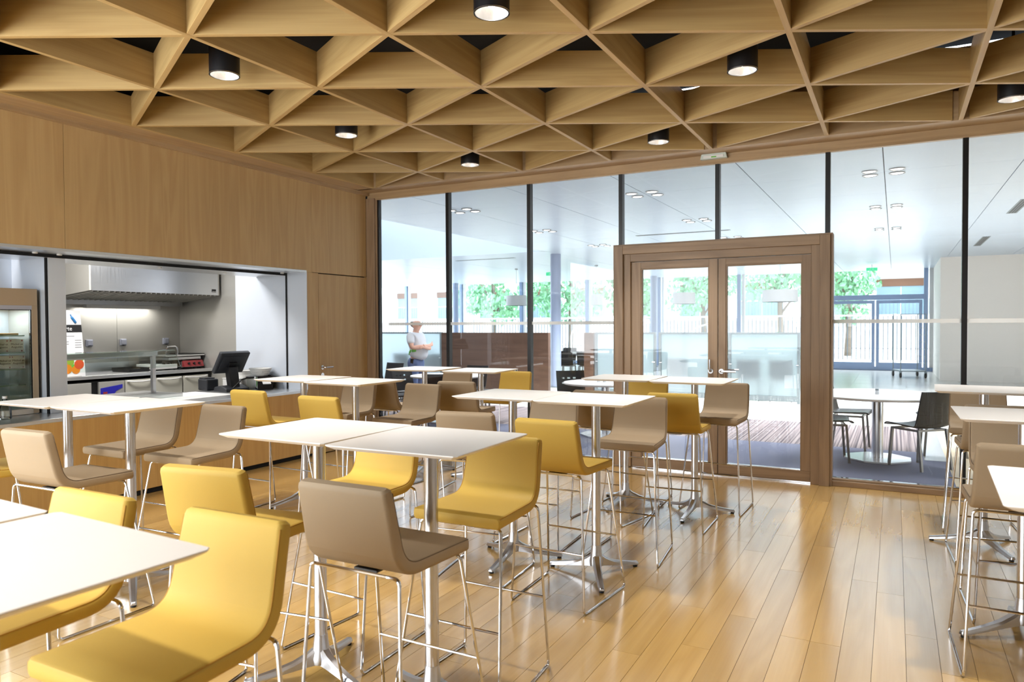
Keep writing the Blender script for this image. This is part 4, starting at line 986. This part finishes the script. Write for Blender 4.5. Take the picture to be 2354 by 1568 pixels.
# far window wall: frame posts, transoms, panes
fw = empty('window_20', (0, HYE, 0)); structure(fw, 'far glazed wall of the hall with blue grey frames', 'window')
posts = [-19.35, -16.47, -13.57, -10.68, -7.8, -4.9, -2.0, 0.86]
for x in posts:
    bm = bmesh.new(); box(bm, x - 0.06, x + 0.06, -0.08, 0.08, 0, HC); done('frame_post', bm, 'blue_frame', fw, bevel=0.004)
    bm = bmesh.new(); box(bm, x + 0.10, x + 0.20, -0.03, 0.05, 0, HC); done('frame_cover', bm, 'plastic_white', fw)
for x0, x1 in zip([-21.0] + posts, posts + [1.06]):
    bm = bmesh.new(); v_ = [bm.verts.new((x, 0.02, z)) for x, z in ((x0, 0.1), (x1, 0.1), (x1, HC), (x0, HC))]; bm.faces.new(v_); done('pane', bm, 'clear_glass', fw)
bm = bmesh.new(); box(bm, HXL, 1.06, -0.06, 0.06, 0, 0.12); done('bottom_rail', bm, 'blue_frame', fw)
bm = bmesh.new(); box(bm, -2.0, 0.86, -0.09, 0.09, 2.30, 2.46); done('transom', bm, 'blue_frame', fw, bevel=0.004)
ed = empty('door_3', (-0.57, HYE - 0.06, 0)); structure(ed, 'glazed double door to the terrace at the far end of the hall', 'door')
for a, b in ((-1.33, -0.02), (0.02, 1.33)):
    lf = bx('door_leaf', 'blue_frame', a, b, -0.03, 0.03, 0.02, 0.26, ed); lo = lf.location.copy()
    for q in ((a, a + 0.09, 0.26, 2.28), (b - 0.09, b, 0.26, 2.28)):
        o = bx('stile', 'blue_frame', q[0], q[1], -0.03, 0.03, q[2], q[3], lf); o.location -= lo
    o = bx('top_rail', 'blue_frame', a + 0.09, b - 0.09, -0.03, 0.03, 2.18, 2.28, lf); o.location -= lo
# pendant shades
for i, (x, z0, z1, r, lab) in enumerate(((-10.42, 2.14, 2.45, 0.33, 'white drum pendant shade in front of the left tree'), (-7.77, 2.11, 2.42, 0.19, 'small white pendant shade right of the grey column'),
                                         (-2.66, 2.11, 2.42, 0.45, 'wide white pendant shade seen through the right door leaf'), (-5.18, 2.10, 2.41, 0.31, 'white pendant shade seen through the left door leaf'))):
    p = empty('pendant_lamp', (x, 20.0, 0)); tag(p, lab, 'pendant', 'white pendant shades in the hall')
    bm = bmesh.new(); lathe(bm, [(r, z0), (r * 0.96, z1), (r * 0.93, z1), (r * 0.97, z0)], 28, cap=False); bmesh.ops.holes_fill(bm, edges=bm.edges[:], sides=0); done('shade', bm, 'shade_white', p, smooth='auto')
    bm = bmesh.new(); tube(bm, [(0, 0, z1 - 0.05), (0, 0, HC)], 0.006, 6); done('cord', bm, 'plastic_white', p)
    bm = bmesh.new(); tube(bm, [(-r * 0.95, 0, z1 - 0.02), (r * 0.95, 0, z1 - 0.02)], 0.004, 6); done('spider', bm, 'plastic_white', p)
    bm = bmesh.new(); lathe(bm, [(0.05, HC - 0.03), (0.05, HC)], 14); done('canopy', bm, 'plastic_white', p)
# exit signs
for i, (x, y, z) in enumerate(((-8.3, 18.0, 2.93), (-0.62, 24.0, 3.14))):
    e = empty('exit_sign', (x, y, z)); tag(e, ['green exit sign left of the grey column', 'green exit sign above the terrace door'][i], 'exit sign', 'green exit signs')
    bm = bmesh.new(); box(bm, -0.15, 0.15, -0.02, 0.02, -0.045, 0.045); done('sign_plate', bm, 'exit_green', e, bevel=0.003)
    bm = bmesh.new(); prism(bm, [(0.02, -0.02), (0.02, 0.02), (0.06, 0.0)], -0.0215, -0.02, 'Y'); done('arrow', bm, 'paper_white', e)
    bm = bmesh.new(); tube(bm, [(-0.06, -0.021, -0.025), (-0.04, -0.021, 0.0), (-0.03, -0.021, 0.025)], 0.008, 6); done('running_figure', bm, 'paper_white', e)
    bm = bmesh.new(); tube(bm, [(0, 0, 0.045), (0, 0, HC - z)], 0.006, 6); done('drop_rod', bm, 'rail_grey', e)
# ---- low screens dividing the hall
def wood_screen(x0, x1, y, lab):
    s_ = empty('wood_screen', ((x0 + x1) / 2, y, 0)); tag(s_, lab, 'screen'); h_ = (x1 - x0) / 2
    bm = bmesh.new(); box(bm, -h_, h_, -0.06, 0.06, 0.04, 1.365); done('board', bm, 'screen_wood', s_, bevel=0.003)
    bm = bmesh.new(); box(bm, -h_ + 0.03, h_ - 0.03, -0.04, 0.04, 0, 0.04); done('plinth', bm, 'steel_dark', s_)
def glass_screen(x0, x1, y, lab):
    s_ = empty('glass_screen', ((x0 + x1) / 2, y, 0)); tag(s_, lab, 'screen', 'frosted glass screens of the hall'); h_ = (x1 - x0) / 2
    for sx in (-1, 1):
        bm = bmesh.new(); box(bm, sx * (h_ - 0.025) - 0.025, sx * (h_ - 0.025) + 0.025, -0.03, 0.03, 0, 1.375); p = done('post', bm, 'rail_grey', s_, bevel=0.002)
        for z in (0.75,):
            bm = bmesh.new(); tube(bm, [(sx * (h_ - 0.07), -0.035, z), (sx * (h_ - 0.02), -0.035, z)], 0.012, 8); done('clamp', bm, 'chrome', p)
    bm = bmesh.new(); box(bm, -h_ + 0.05, h_ - 0.05, -0.03, 0.03, 1.335, 1.375); done('top_rail', bm, 'rail_grey', s_)
    bm = bmesh.new(); box(bm, -h_ + 0.05, h_ - 0.05, -0.03, 0.03, 0.04, 0.14); done('bottom_rail', bm, 'rail_grey', s_)
    bm = bmesh.new(); box(bm, -h_ + 0.055, h_ - 0.055, -0.005, 0.005, 0.141, 1.334); done('frosted_pane', bm, 'frost_pane', s_)
SY = 14.8
glass_screen(-11.9, -9.76, SY, 'frosted glass screen behind the standing person')
wood_screen(-9.74, -6.88, SY, 'long brown wooden screen left of the grey column')
wood_screen(-6.02, -5.80, SY, 'narrow brown wooden screen post right of the grey column')
glass_screen(-5.78, -4.42, SY, 'frosted glass screen just left of the double door')
glass_screen(-4.36, -2.98, SY, 'frosted glass screen seen through the left door leaf')
glass_screen(-2.94, -1.60, SY, 'frosted glass screen seen through the right door leaf')
# ---- round tables
def round_table(x, y, r, lab, plate=True):
    t = empty('round_table', (x, y, 0)); tag(t, lab, 'table', 'round tables in the hall')
    bm = bmesh.new(); lathe(bm, [(r - 0.02, 0.715), (r, 0.722), (r, 0.738), (r - 0.004, 0.742)], 56); done('tabletop', bm, 'white_top', t, smooth='auto')
    bm = bmesh.new(); lathe(bm, [(0.06, 0.02), (0.06, 0.715)], 24); done('pedestal', bm, 'cast_alu', t, smooth='auto')
    bm = bmesh.new(); q = 0.36; prism(bm, [(q * math.cos(a), q * math.sin(a)) for a in [math.radians(v) for v in (20, 70, 110, 160, 200, 250, 290, 340)]], 0, 0.02); done('base_plate', bm, 'steel_y', t, bevel=0.002)
round_table(-6.37, 9.8, 0.59, 'white round table behind the farthest bar tables')
round_table(-3.57, 9.54, 0.59, 'white round table left of the double door in the hall')
round_table(-0.17, 9.22, 0.71, 'large white round table behind the right glass pane')
for i, (x, y, lab, g_) in enumerate(((-0.176, 9.16, 'tiny pale shaker on the right round table', 's'), (-3.66, 9.50, 'left tiny shaker on the table left of the door', 's'), (-3.58, 9.52, 'right tiny shaker on the table left of the door', 's'))):
    s_ = empty('shaker', (x, y, 0.742)); tag(s_, lab, 'shaker', 'table shakers')
    bm = bmesh.new(); lathe(bm, [(0.022, 0), (0.02, 0.045)], 12); done('jar', bm, 'water_clear', s_, smooth='auto')
    bm = bmesh.new(); lathe(bm, [(0.021, 0.045), (0.018, 0.062)], 12); done('lid', bm, 'rail_grey', s_, smooth='auto')
# ---- black hall chairs
def make_chair(holes):
    r = empty('hall_chair'); path = fillet([(0, 0.24, 0.435), (0, 0.22, 0.452), (0, -0.17, 0.435), (0, -0.26, 0.83)], 0.06, 6)
    def shell(ps, name, hl=None):
        bm = bmesh.new(); n = len(ps); xs = 11; grid = {}
        def tn(i): return (ps[min(i + 1, n - 1)] - ps[max(i - 1, 0)]).normalized()
        for side in (0, 1):
            for i, p in enumerate(ps):
                t = tn(i); nn = Vector((0, -t.z, t.y)) * -1
                for j in range(xs):
                    u = j / (xs - 1) * 2 - 1; grid[side, i, j] = bm.verts.new(p + Vector((u * 0.225, 0, 0)) + nn * ((0.007 if side else -0.007) + 0.02 * u * u))
        solid = lambda i, j: 0 <= i < n - 1 and 0 <= j < xs - 1 and not (hl and hl(i, j))
        for i in range(n - 1):
            for j in range(xs - 1):
                if not solid(i, j): continue
                for side in (0, 1): bm.faces.new([grid[side, i, j], grid[side, i, j + 1], grid[side, i + 1, j + 1], grid[side, i + 1, j]])
                for di, dj, a, b in ((-1, 0, (i, j), (i, j + 1)), (1, 0, (i + 1, j), (i + 1, j + 1)), (0, -1, (i, j), (i + 1, j)), (0, 1, (i, j + 1), (i + 1, j + 1))):
                    if not solid(i + di, j + dj): bm.faces.new([grid[0, a[0], a[1]], grid[0, b[0], b[1]], grid[1, b[0], b[1]], grid[1, a[0], a[1]]])
        return done(name, bm, 'black_ply', r, smooth='auto')
    k = next(i for i, p in enumerate(path) if p.z > 0.47)
    shell(path[:k + 1], 'seat')
    a, b = path[k], path[-1]; up = [a.lerp(b, q / 14) for q in range(15)]
    shell(up, 'backrest', (lambda i, j: j in (3, 5, 7) and i in (6, 9)) if holes else None)
    for sx in (-1, 1):
        for y0, y1 in ((0.18, 0.21), (-0.16, -0.22)):
            bm = bmesh.new(); box(bm, -0.012, 0.012, -0.012, 0.012, 0, 1)
            for v in bm.verts:
                t = v.co.z; v.co = Vector((v.co.x + sx * (0.20 - 0.015 * t), v.co.y + y1 + (y0 - y1) * t, 0.425 * t))
            done('leg', bm, 'chair_leg', r)
        bm = bmesh.new(); box(bm, sx * 0.185 - 0.01, sx * 0.185 + 0.01, -0.16, 0.18, 0.405, 0.427); done('side_rail', bm, 'chair_leg', r)
    for y in (-0.15, 0.17):
        bm = bmesh.new(); box(bm, -0.185, 0.185, y - 0.01, y + 0.01, 0.405, 0.427); done('cross_rail', bm, 'chair_leg', r)
    return r
CH = [(0.24, 8.88, 45, 0, 'black hall chair right of the large round table, its back to the glass'),
      (0.50, 9.86, 95, 0, 'black hall chair behind the right-hand one at the large round table'),
      (-0.50, 9.86, -95, 0, 'rear black hall chair left of the large round table'),
      (-0.68, 8.95, -80, 0, 'front black hall chair left of the large round table'),
      (-6.86, 9.05, -40, 0, 'dark hall chair with closed back left of the far bar tables'),
      (-7.02, 9.72, -100, 1, 'black hall chair with slotted back left of the left round table'),
      (-8.45, 10.9, 170, 0, 'dark hall chair beside the oak jamb beyond the glass'),
      (-6.02, 9.06, 30, 0, 'black hall chair between the far bar stools and the left round table'),
      (-6.52, 10.75, 175, 1, 'black hall chair behind the far right bar table'),
      (-5.60, 10.2, 120, 1, 'black slotted hall chair right of the left round table'),
      (-4.38, 9.20, -70, 0, 'black hall chair with closed back left of the table before the column'),
      (-4.30, 10.15, -140, 1, 'black slotted hall chair behind the table left of the door')]
pc = {0: None, 1: None}
for x, y, a, hl, lab in CH:
    if pc[hl] is None: c = pc[hl] = make_chair(hl)
    else: c = copy_tree(pc[hl])
    c.location = (x, y, 0); c.rotation_euler = (0, 0, math.radians(a)); tag(c, lab, 'chair', 'black hall chairs')
# chairs behind the frosted screens and the far dining set
far = [(-11.25, 15.32, 10), (-10.1, 15.3, -8), (-5.2, 15.3, 5), (-4.05, 15.3, 0), (-3.3, 15.5, 20), (-2.6, 15.25, 0), (-1.98, 15.25, 0), (-10.68, 15.6, 15)]
names = ['behind the screen left of the person', 'behind the screen right of the person', 'behind the narrow left door screen', 'left behind the left leaf screen', 'right behind the left leaf screen', 'left behind the right leaf screen', 'right behind the right leaf screen', 'in the middle behind the person screen']
for (x, y, a), nm in zip(far, names):
    c = copy_tree(pc[0]); c.location = (x, y, 0); c.rotation_euler = (0, 0, math.radians(a)); tag(c, 'blurred dark chair ' + nm, 'chair', 'chairs behind the frosted screens')
for i, (x, y, a) in enumerate(((-8.50, 18.2, 0), (-7.93, 18.2, 6), (-9.07, 18.2, -5), (-8.8, 20.2, 180), (-8.1, 20.2, 175), (-7.36, 18.25, 4))):
    c = copy_tree(pc[0]); c.location = (x, y, 0); c.rotation_euler = (0, 0, math.radians(a)); tag(c, ['second from the left near-side', 'third from the left near-side', 'leftmost near-side', 'left far-side', 'right far-side', 'rightmost near-side'][i] + ' chair at the long dining table beyond the column', 'chair', 'chairs at the far dining table')
t = empty('dining_table', (-8.4, 19.2, 0)); tag(t, 'long white dining table far beyond the grey column', 'table')
bm = bmesh.new(); box(bm, -1.3, 1.3, -0.4, 0.4, 0.71, 0.74); done('tabletop', bm, 'white_top', t, bevel=0.003)
for sx in (-1.2, 1.2):
    for sy in (-0.34, 0.34):
        bm = bmesh.new(); box(bm, sx - 0.025, sx + 0.025, sy - 0.025, sy + 0.025, 0, 0.71); done('leg', bm, 'chair_leg', t)
t = empty('cafeteria_table', (-3.9, 16.9, 0)); tag(t, 'white table blurred behind the left leaf screen', 'table')
bm = bmesh.new(); box(bm, -0.7, 0.7, -0.4, 0.4, 0.71, 0.74); done('tabletop', bm, 'white_top', t, bevel=0.003)
for sx in (-0.6, 0.6):
    bm = bmesh.new(); box(bm, sx - 0.03, sx + 0.03, -0.03, 0.03, 0, 0.71); done('leg', bm, 'chair_leg', t)
# wire roll cage by the terrace door
rc = empty('roll_cage', (0.36, 23.6, 0)); rc.rotation_euler = (0, 0, 0.25); tag(rc, 'tall wire roll cage trolley in front of the terrace door', 'trolley')
bm = bmesh.new(); box(bm, -0.33, 0.33, -0.4, 0.4, 0.17, 0.20); done('deck', bm, 'rail_grey', rc)
for sx in (-0.32, 0.32):
    for sy in (-0.38, 0.38):
        bm = bmesh.new(); tube(bm, [(sx, sy, 0.2), (sx, sy, 1.8)], 0.013, 6); done('upright', bm, 'rail_grey', rc)
        bm = bmesh.new(); tube(bm, [(sx - 0.018, sy, 0.07), (sx + 0.018, sy, 0.07)], 0.07, 16); w_ = done('wheel', bm, 'rubber', rc, smooth='auto')
        bm = bmesh.new(); box(bm, sx - 0.03, sx + 0.03, sy - 0.02, sy + 0.02, 0.11, 0.17); done('fork', bm, 'rail_grey', w_)
for z in (0.4, 0.6, 0.8, 1.0, 1.2, 1.4, 1.6, 1.79):
    bm = bmesh.new(); tube(bm, [(0.32, -0.38, z), (0.32, 0.38, z)], 0.007, 6); done('side_wire', bm, 'rail_grey', rc)
bm = bmesh.new(); tube(bm, [(-0.32, -0.38, 1.79), (0.32, -0.38, 1.79)], 0.009, 6); done('top_bar', bm, 'rail_grey', rc)

# ================================================================== PERSON STANDING IN THE HALL
def skinned(name, verts, edges, mat, parent, sub=2, root=0):
    me = bpy.data.meshes.new(name); me.from_pydata([v[:3] for v in verts], edges, []); me.materials.append(MATS[mat])
    o = bpy.data.objects.new(name, me); link(o, parent)
    o.modifiers.new('skin', 'SKIN'); sv = me.skin_vertices[0].data
    for i, v in enumerate(verts):
        sv[i].radius = (v[3], v[4] if len(v) > 4 else v[3]); sv[i].use_root = (i == root)
    o.modifiers['skin'].use_smooth_shade = True
    m = o.modifiers.new('sub', 'SUBSURF'); m.levels = sub; m.render_levels = sub
    return o
pr = empty('person', (-7.37, 10.35, 0), math.radians(-84)); tag(pr, 'person in a white T-shirt with a green print standing with arms crossed', 'person')
bv = [(0, 0, 0.90, 0.10, 0.09), (0, 0.02, 1.08, 0.10, 0.10), (0, 0.0, 1.28, 0.11, 0.08), (0, -0.01, 1.41, 0.075, 0.07), (0, 0.01, 1.455, 0.052), (0, 0.025, 1.50, 0.062, 0.07),
      (0, 0.02, 1.55, 0.074, 0.09), (0, 0.012, 1.60, 0.070, 0.085), (0, 0.012, 1.632, 0.045, 0.055)]
be = [(i, i + 1) for i in range(8)]
bv += [(0, 0.10, 1.548, 0.016), (0, 0.125, 1.535, 0.009)]; be += [(6, 9), (9, 10)]                 # nose
for sx in (-1, 1):
    k = len(bv); bv += [(sx * 0.085, 0.0, 1.545, 0.012, 0.02)]; be += [(6, k)]                       # ears
    k = len(bv)
    hx = -sx * 0.10 if sx > 0 else -sx * 0.12
    bv += [(sx * 0.16, -0.01, 1.37, 0.058), (sx * 0.235, 0.05, 1.16, 0.046), (sx * 0.06, 0.245, 1.16 + (0.025 if sx > 0 else -0.015), 0.036), (hx, 0.25, 1.18 + (0.02 if sx > 0 else -0.02), 0.028), (hx - sx * 0.05, 0.235, 1.19 + (0.02 if sx > 0 else -0.02), 0.030, 0.016)]
    be += [(2, k), (k, k + 1), (k + 1, k + 2), (k + 2, k + 3), (k + 3, k + 4)]
    for f in range(4):
        q = len(bv); zz = 1.175 + 0.013 * f + (0.02 if sx > 0 else -0.02)
        bv += [(hx - sx * 0.085, 0.225, zz, 0.009), (hx - sx * (0.115 - 0.008 * abs(f - 1.5)), 0.205, zz - 0.004, 0.008)]; be += [(k + 4, q), (q, q + 1)]
    q = len(bv); bv += [(hx - sx * 0.03, 0.245, 1.225 + (0.02 if sx > 0 else -0.02), 0.009), (hx - sx * 0.055, 0.24, 1.243 + (0.02 if sx > 0 else -0.02), 0.008)]; be += [(k + 3, q), (q, q + 1)]
    k = len(bv); bv += [(sx * 0.095, 0, 0.82, 0.082), (sx * 0.105, 0.01, 0.47, 0.056), (sx * 0.11, -0.01, 0.10, 0.04), (sx * 0.115, 0.10, 0.045, 0.04, 0.034), (sx * 0.12, 0.16, 0.035, 0.03, 0.025)]
    be += [(0, k), (k, k + 1), (k + 1, k + 2), (k + 2, k + 3), (k + 3, k + 4)]
skinned('body', bv, be, 'skin', pr)
tv = [(0, 0.005, 0.95, 0.175, 0.175), (0, 0.075, 1.09, 0.185, 0.19), (0, 0.04, 1.20, 0.172, 0.15), (0, 0.0, 1.32, 0.165, 0.125), (0, -0.012, 1.405, 0.095, 0.085), (0, -0.008, 1.435, 0.075, 0.07)]
te = [(i, i + 1) for i in range(5)]
for sx in (-1, 1):
    k = len(tv); tv += [(sx * 0.165, -0.01, 1.365, 0.075), (sx * 0.225, 0.035, 1.215, 0.072)]; te += [(3, k), (k, k + 1)]
sh = skinned('shirt', tv, te, 'shirt_white', pr)
bm = bmesh.new()
for yy, zz, r_ in ((0.0, 1.10, 0.05), (0.05, 1.11, 0.055), (-0.04, 1.08, 0.03), (0.02, 1.06, 0.03), (0.09, 1.09, 0.04), (-0.06, 1.05, 0.02)):
    bmesh.ops.create_uvsphere(bm, u_segments=10, v_segments=6, radius=r_, matrix=Matrix.Translation((0.152 - abs(yy - 0.06) * 0.25, yy, zz)) @ Matrix.Diagonal((0.35, 1, 0.75, 1)))
done('green_print', bm, 'shirt_green', sh, smooth=True)
jv = [(0, 0.0, 1.03, 0.16, 0.15), (0, 0, 0.88, 0.15, 0.13)]; je = [(0, 1)]
for sx in (-1, 1):
    k = len(jv); jv += [(sx * 0.095, 0, 0.80, 0.096), (sx * 0.105, 0.01, 0.47, 0.075), (sx * 0.11, -0.005, 0.13, 0.066)]; je += [(1, k), (k, k + 1), (k + 1, k + 2)]
skinned('jeans', jv, je, 'jeans', pr)
for sx in (-1, 1):
    bm = bmesh.new(); bmesh.ops.create_uvsphere(bm, u_segments=12, v_segments=8, radius=1, matrix=Matrix.Translation((sx * 0.115, 0.07, 0.045)) @ Matrix.Diagonal((0.052, 0.135, 0.045, 1))); done('shoe', bm, 'plastic_dark', pr, smooth=True)
bm = bmesh.new(); bmesh.ops.create_uvsphere(bm, u_segments=16, v_segments=10, radius=1, matrix=Matrix.Translation((0, -0.012, 1.572)) @ Matrix.Diagonal((0.084, 0.092, 0.072, 1)))
bmesh.ops.delete(bm, geom=[v for v in bm.verts if v.co.y > 0.0 + (1.60 - v.co.z) * 0.2 or v.co.z > 1.625], context='VERTS'); done('hair', bm, 'hair_grey', pr, smooth=True)
bm = bmesh.new()
for sx in (-1, 1):
    tube(bm, [(sx * 0.035 + 0.026 * math.cos(a), 0.107 - 0.02 * abs(math.cos(a)), 1.562 + 0.018 * math.sin(a)) for a in [2 * PI * q / 10 for q in range(11)]], 0.004, 5)
    tube(bm, [(sx * 0.062, 0.09, 1.565), (sx * 0.086, 0.0, 1.562)], 0.004, 5)
done('glasses', bm, 'plastic_dark', pr)
bm = bmesh.new(); box(bm, 0.135, 0.165, -0.02, 0.035, 0.88, 0.97); done('belt_pouch', bm, 'plastic_dark', pr, bevel=0.006)

# ================================================================== OUTSIDE
st('ground', 'terrace', -70, 40, HYE + 0.2, 75, -0.1, -0.02, 'pale terrace outside the far windows', 'ground')
fn = empty('terrace_fence', (-10, 30.0, -0.02)); tag(fn, 'white railing along the terrace edge', 'fence')
bm = bmesh.new(); box(bm, -20, 16, -0.03, 0.03, 1.82, 1.88); done('top_rail', bm, 'fence_white', fn)
bm = bmesh.new(); box(bm, -20, 16, -0.03, 0.03, 0.15, 0.2); done('bottom_rail', bm, 'fence_white', fn)
for i in range(13):
    x = -20 + i * 3.0; bm = bmesh.new(); box(bm, x - 0.05, x + 0.05, -0.05, 0.05, 0, 1.9); done('fence_post', bm, 'fence_white', fn)
bm = bmesh.new()
for i in range(240): box(bm, -19.95 + i * 0.15, -19.92 + i * 0.15, -0.012, 0.012, 0.2, 1.82)
o = done('bars', bm, 'fence_dark', fn); o['kind'] = 'stuff'
rmp = empty('ramp_handrail', (-9, 28.9, -0.02)); tag(rmp, 'white curved ramp handrail in front of the railing', 'handrail')
for q in range(4):
    bm = bmesh.new(); x = -6 + q * 2.6; tube(bm, fillet([(x, 0, 0), (x, 0, 1.35), (x + 1.3, 0, 1.75), (x + 2.4, 0, 1.8)], 0.5, 6), 0.03, 6); done('hoop', bm, 'fence_white', rmp, smooth=True)
# facing building with balconies
bd = empty('apartment_building', (-24, 48, 0)); tag(bd, 'white apartment building with balconies across the terrace', 'building')
bm = bmesh.new(); box(bm, -26, 32, 1.5, 6, 0, 13); done('facade', bm, 'facade_white', bd)
for lv in range(4):
    z = 1.75 + lv * 3.0
    bm = bmesh.new(); box(bm, -26, 32, 0, 1.5, z, z + 0.28); done('balcony_slab', bm, 'facade_white', bd)
    bm = bmesh.new(); box(bm, -26, 32, -0.02, 0.02, z + 1.2, z + 1.25); rl = done('balcony_rail', bm, 'fence_white', bd)
    bm = bmesh.new()
    for i in range(290): box(bm, -25.9 + i * 0.2, -25.87 + i * 0.2, -0.012, 0.012, z + 0.28, z + 1.2)
    o = done('rail_bars', bm, 'fence_dark', rl); o['kind'] = 'stuff'
    for k in range(14):
        x = -25 + k * 4.0
        if lv < 2:
            w_ = bx('window_bay', 'facade_shade', x, x + 2.6, 1.44, 1.5, z + 0.3, z + 2.3, bd)
            o = bx('lintel', 'facade_brown', x - 0.05, x + 2.65, 1.38, 1.44, z + 2.0, z + 2.45, bd)
            bx('bay_mullion', 'fence_white', -0.03, 0.03, -0.05, -0.03, -1.0, 0.65, w_)
        bm = bmesh.new(); box(bm, x + 2.95, x + 3.65, 0.1, 1.5, z + 0.28, z + 3.0); done('pier', bm, 'facade_white', bd)
def leaves(bm, c, rad, n, size, rng):
    for _ in range(n):
        while True:
            p = Vector((rng.uniform(-1, 1), rng.uniform(-1, 1), rng.uniform(-1, 1)))
            if 0.25 < p.length < 1: break
        p = Vector(c) + Vector((p.x * rad[0], p.y * rad[1], p.z * rad[2])); s_ = size * rng.uniform(0.6, 1.3)
        R_ = Euler((rng.uniform(0, 6), rng.uniform(0, 6), rng.uniform(0, 6))).to_matrix()
        bm.faces.new([bm.verts.new(p + R_ @ Vector(v)) for v in ((-s_, 0, 0), (0, -s_ * 0.6, 0), (s_, 0, s_ * 0.2), (0, s_ * 0.6, 0))])
TR = [(-18.6, 33.0, 1.9, 'leaf_mint', 'green tree left of the grey column, behind the second pane'), (-14.2, 33.0, 2.0, 'leaf_mint', 'full green tree right behind the grey column'),
      (-11.4, 34.0, 1.5, 'leaf_dark', 'smaller green tree just left of the door frame'), (-8.4, 36.0, 2.0, 'leaf_mint', 'pale tree seen through the left door leaf'),
      (-4.6, 34.5, 2.2, 'leaf_mint', 'pale spreading tree seen through the right door leaf'), (-2.0, 38.0, 1.7, 'leaf_mint', 'pale tree left of the terrace door')]
rg = random.Random(11)
for x, y, r_, mt, lab in TR:
    t = empty('tree', (x, y, 0)); tag(t, lab, 'tree', 'trees across the terrace')
    bm = bmesh.new(); tube(bm, [(0, 0, -0.02), (0.05, 0, 1.2), (0, 0.05, 2.4), (0.1, 0, 3.6)], [0.16, 0.13, 0.11, 0.05], 8)
    for k in range(5):
        a = k * 1.3; tube(bm, [(0, 0, 1.9 + 0.25 * k), (0.5 * math.cos(a), 0.5 * math.sin(a), 2.6 + 0.3 * k), (1.1 * math.cos(a), 1.1 * math.sin(a), 3.1 + 0.35 * k)], [0.06, 0.045, 0.02], 6)
    done('trunk', bm, 'bark', t, smooth=True)
    bm = bmesh.new()
    for k in range(9):
        a = rg.uniform(0, 6.28); q = rg.uniform(0.2, 0.75) * r_
        leaves(bm, (q * math.cos(a), q * math.sin(a), rg.uniform(2.2, 5.6)), (r_ * 0.55, r_ * 0.55, 0.85), 260, 0.13, rg)
    o = done('foliage', bm, mt, t); o['kind'] = 'stuff'
hg = empty('hedge', (-6, 27.9, -0.02)); tag(hg, 'low green hedge just outside the far windows', 'hedge')
bm = bmesh.new()
for k in range(14): leaves(bm, (-3.4 + k * 0.5, 0, 0.6), (0.4, 0.35, 0.65), 160, 0.07, rg)
o = done('foliage', bm, 'leaf_dark', hg); o['kind'] = 'stuff'
bm = bmesh.new(); box(bm, -3.7, 3.5, -0.3, 0.3, 0, 0.25); done('planter', bm, 'terrace', hg)
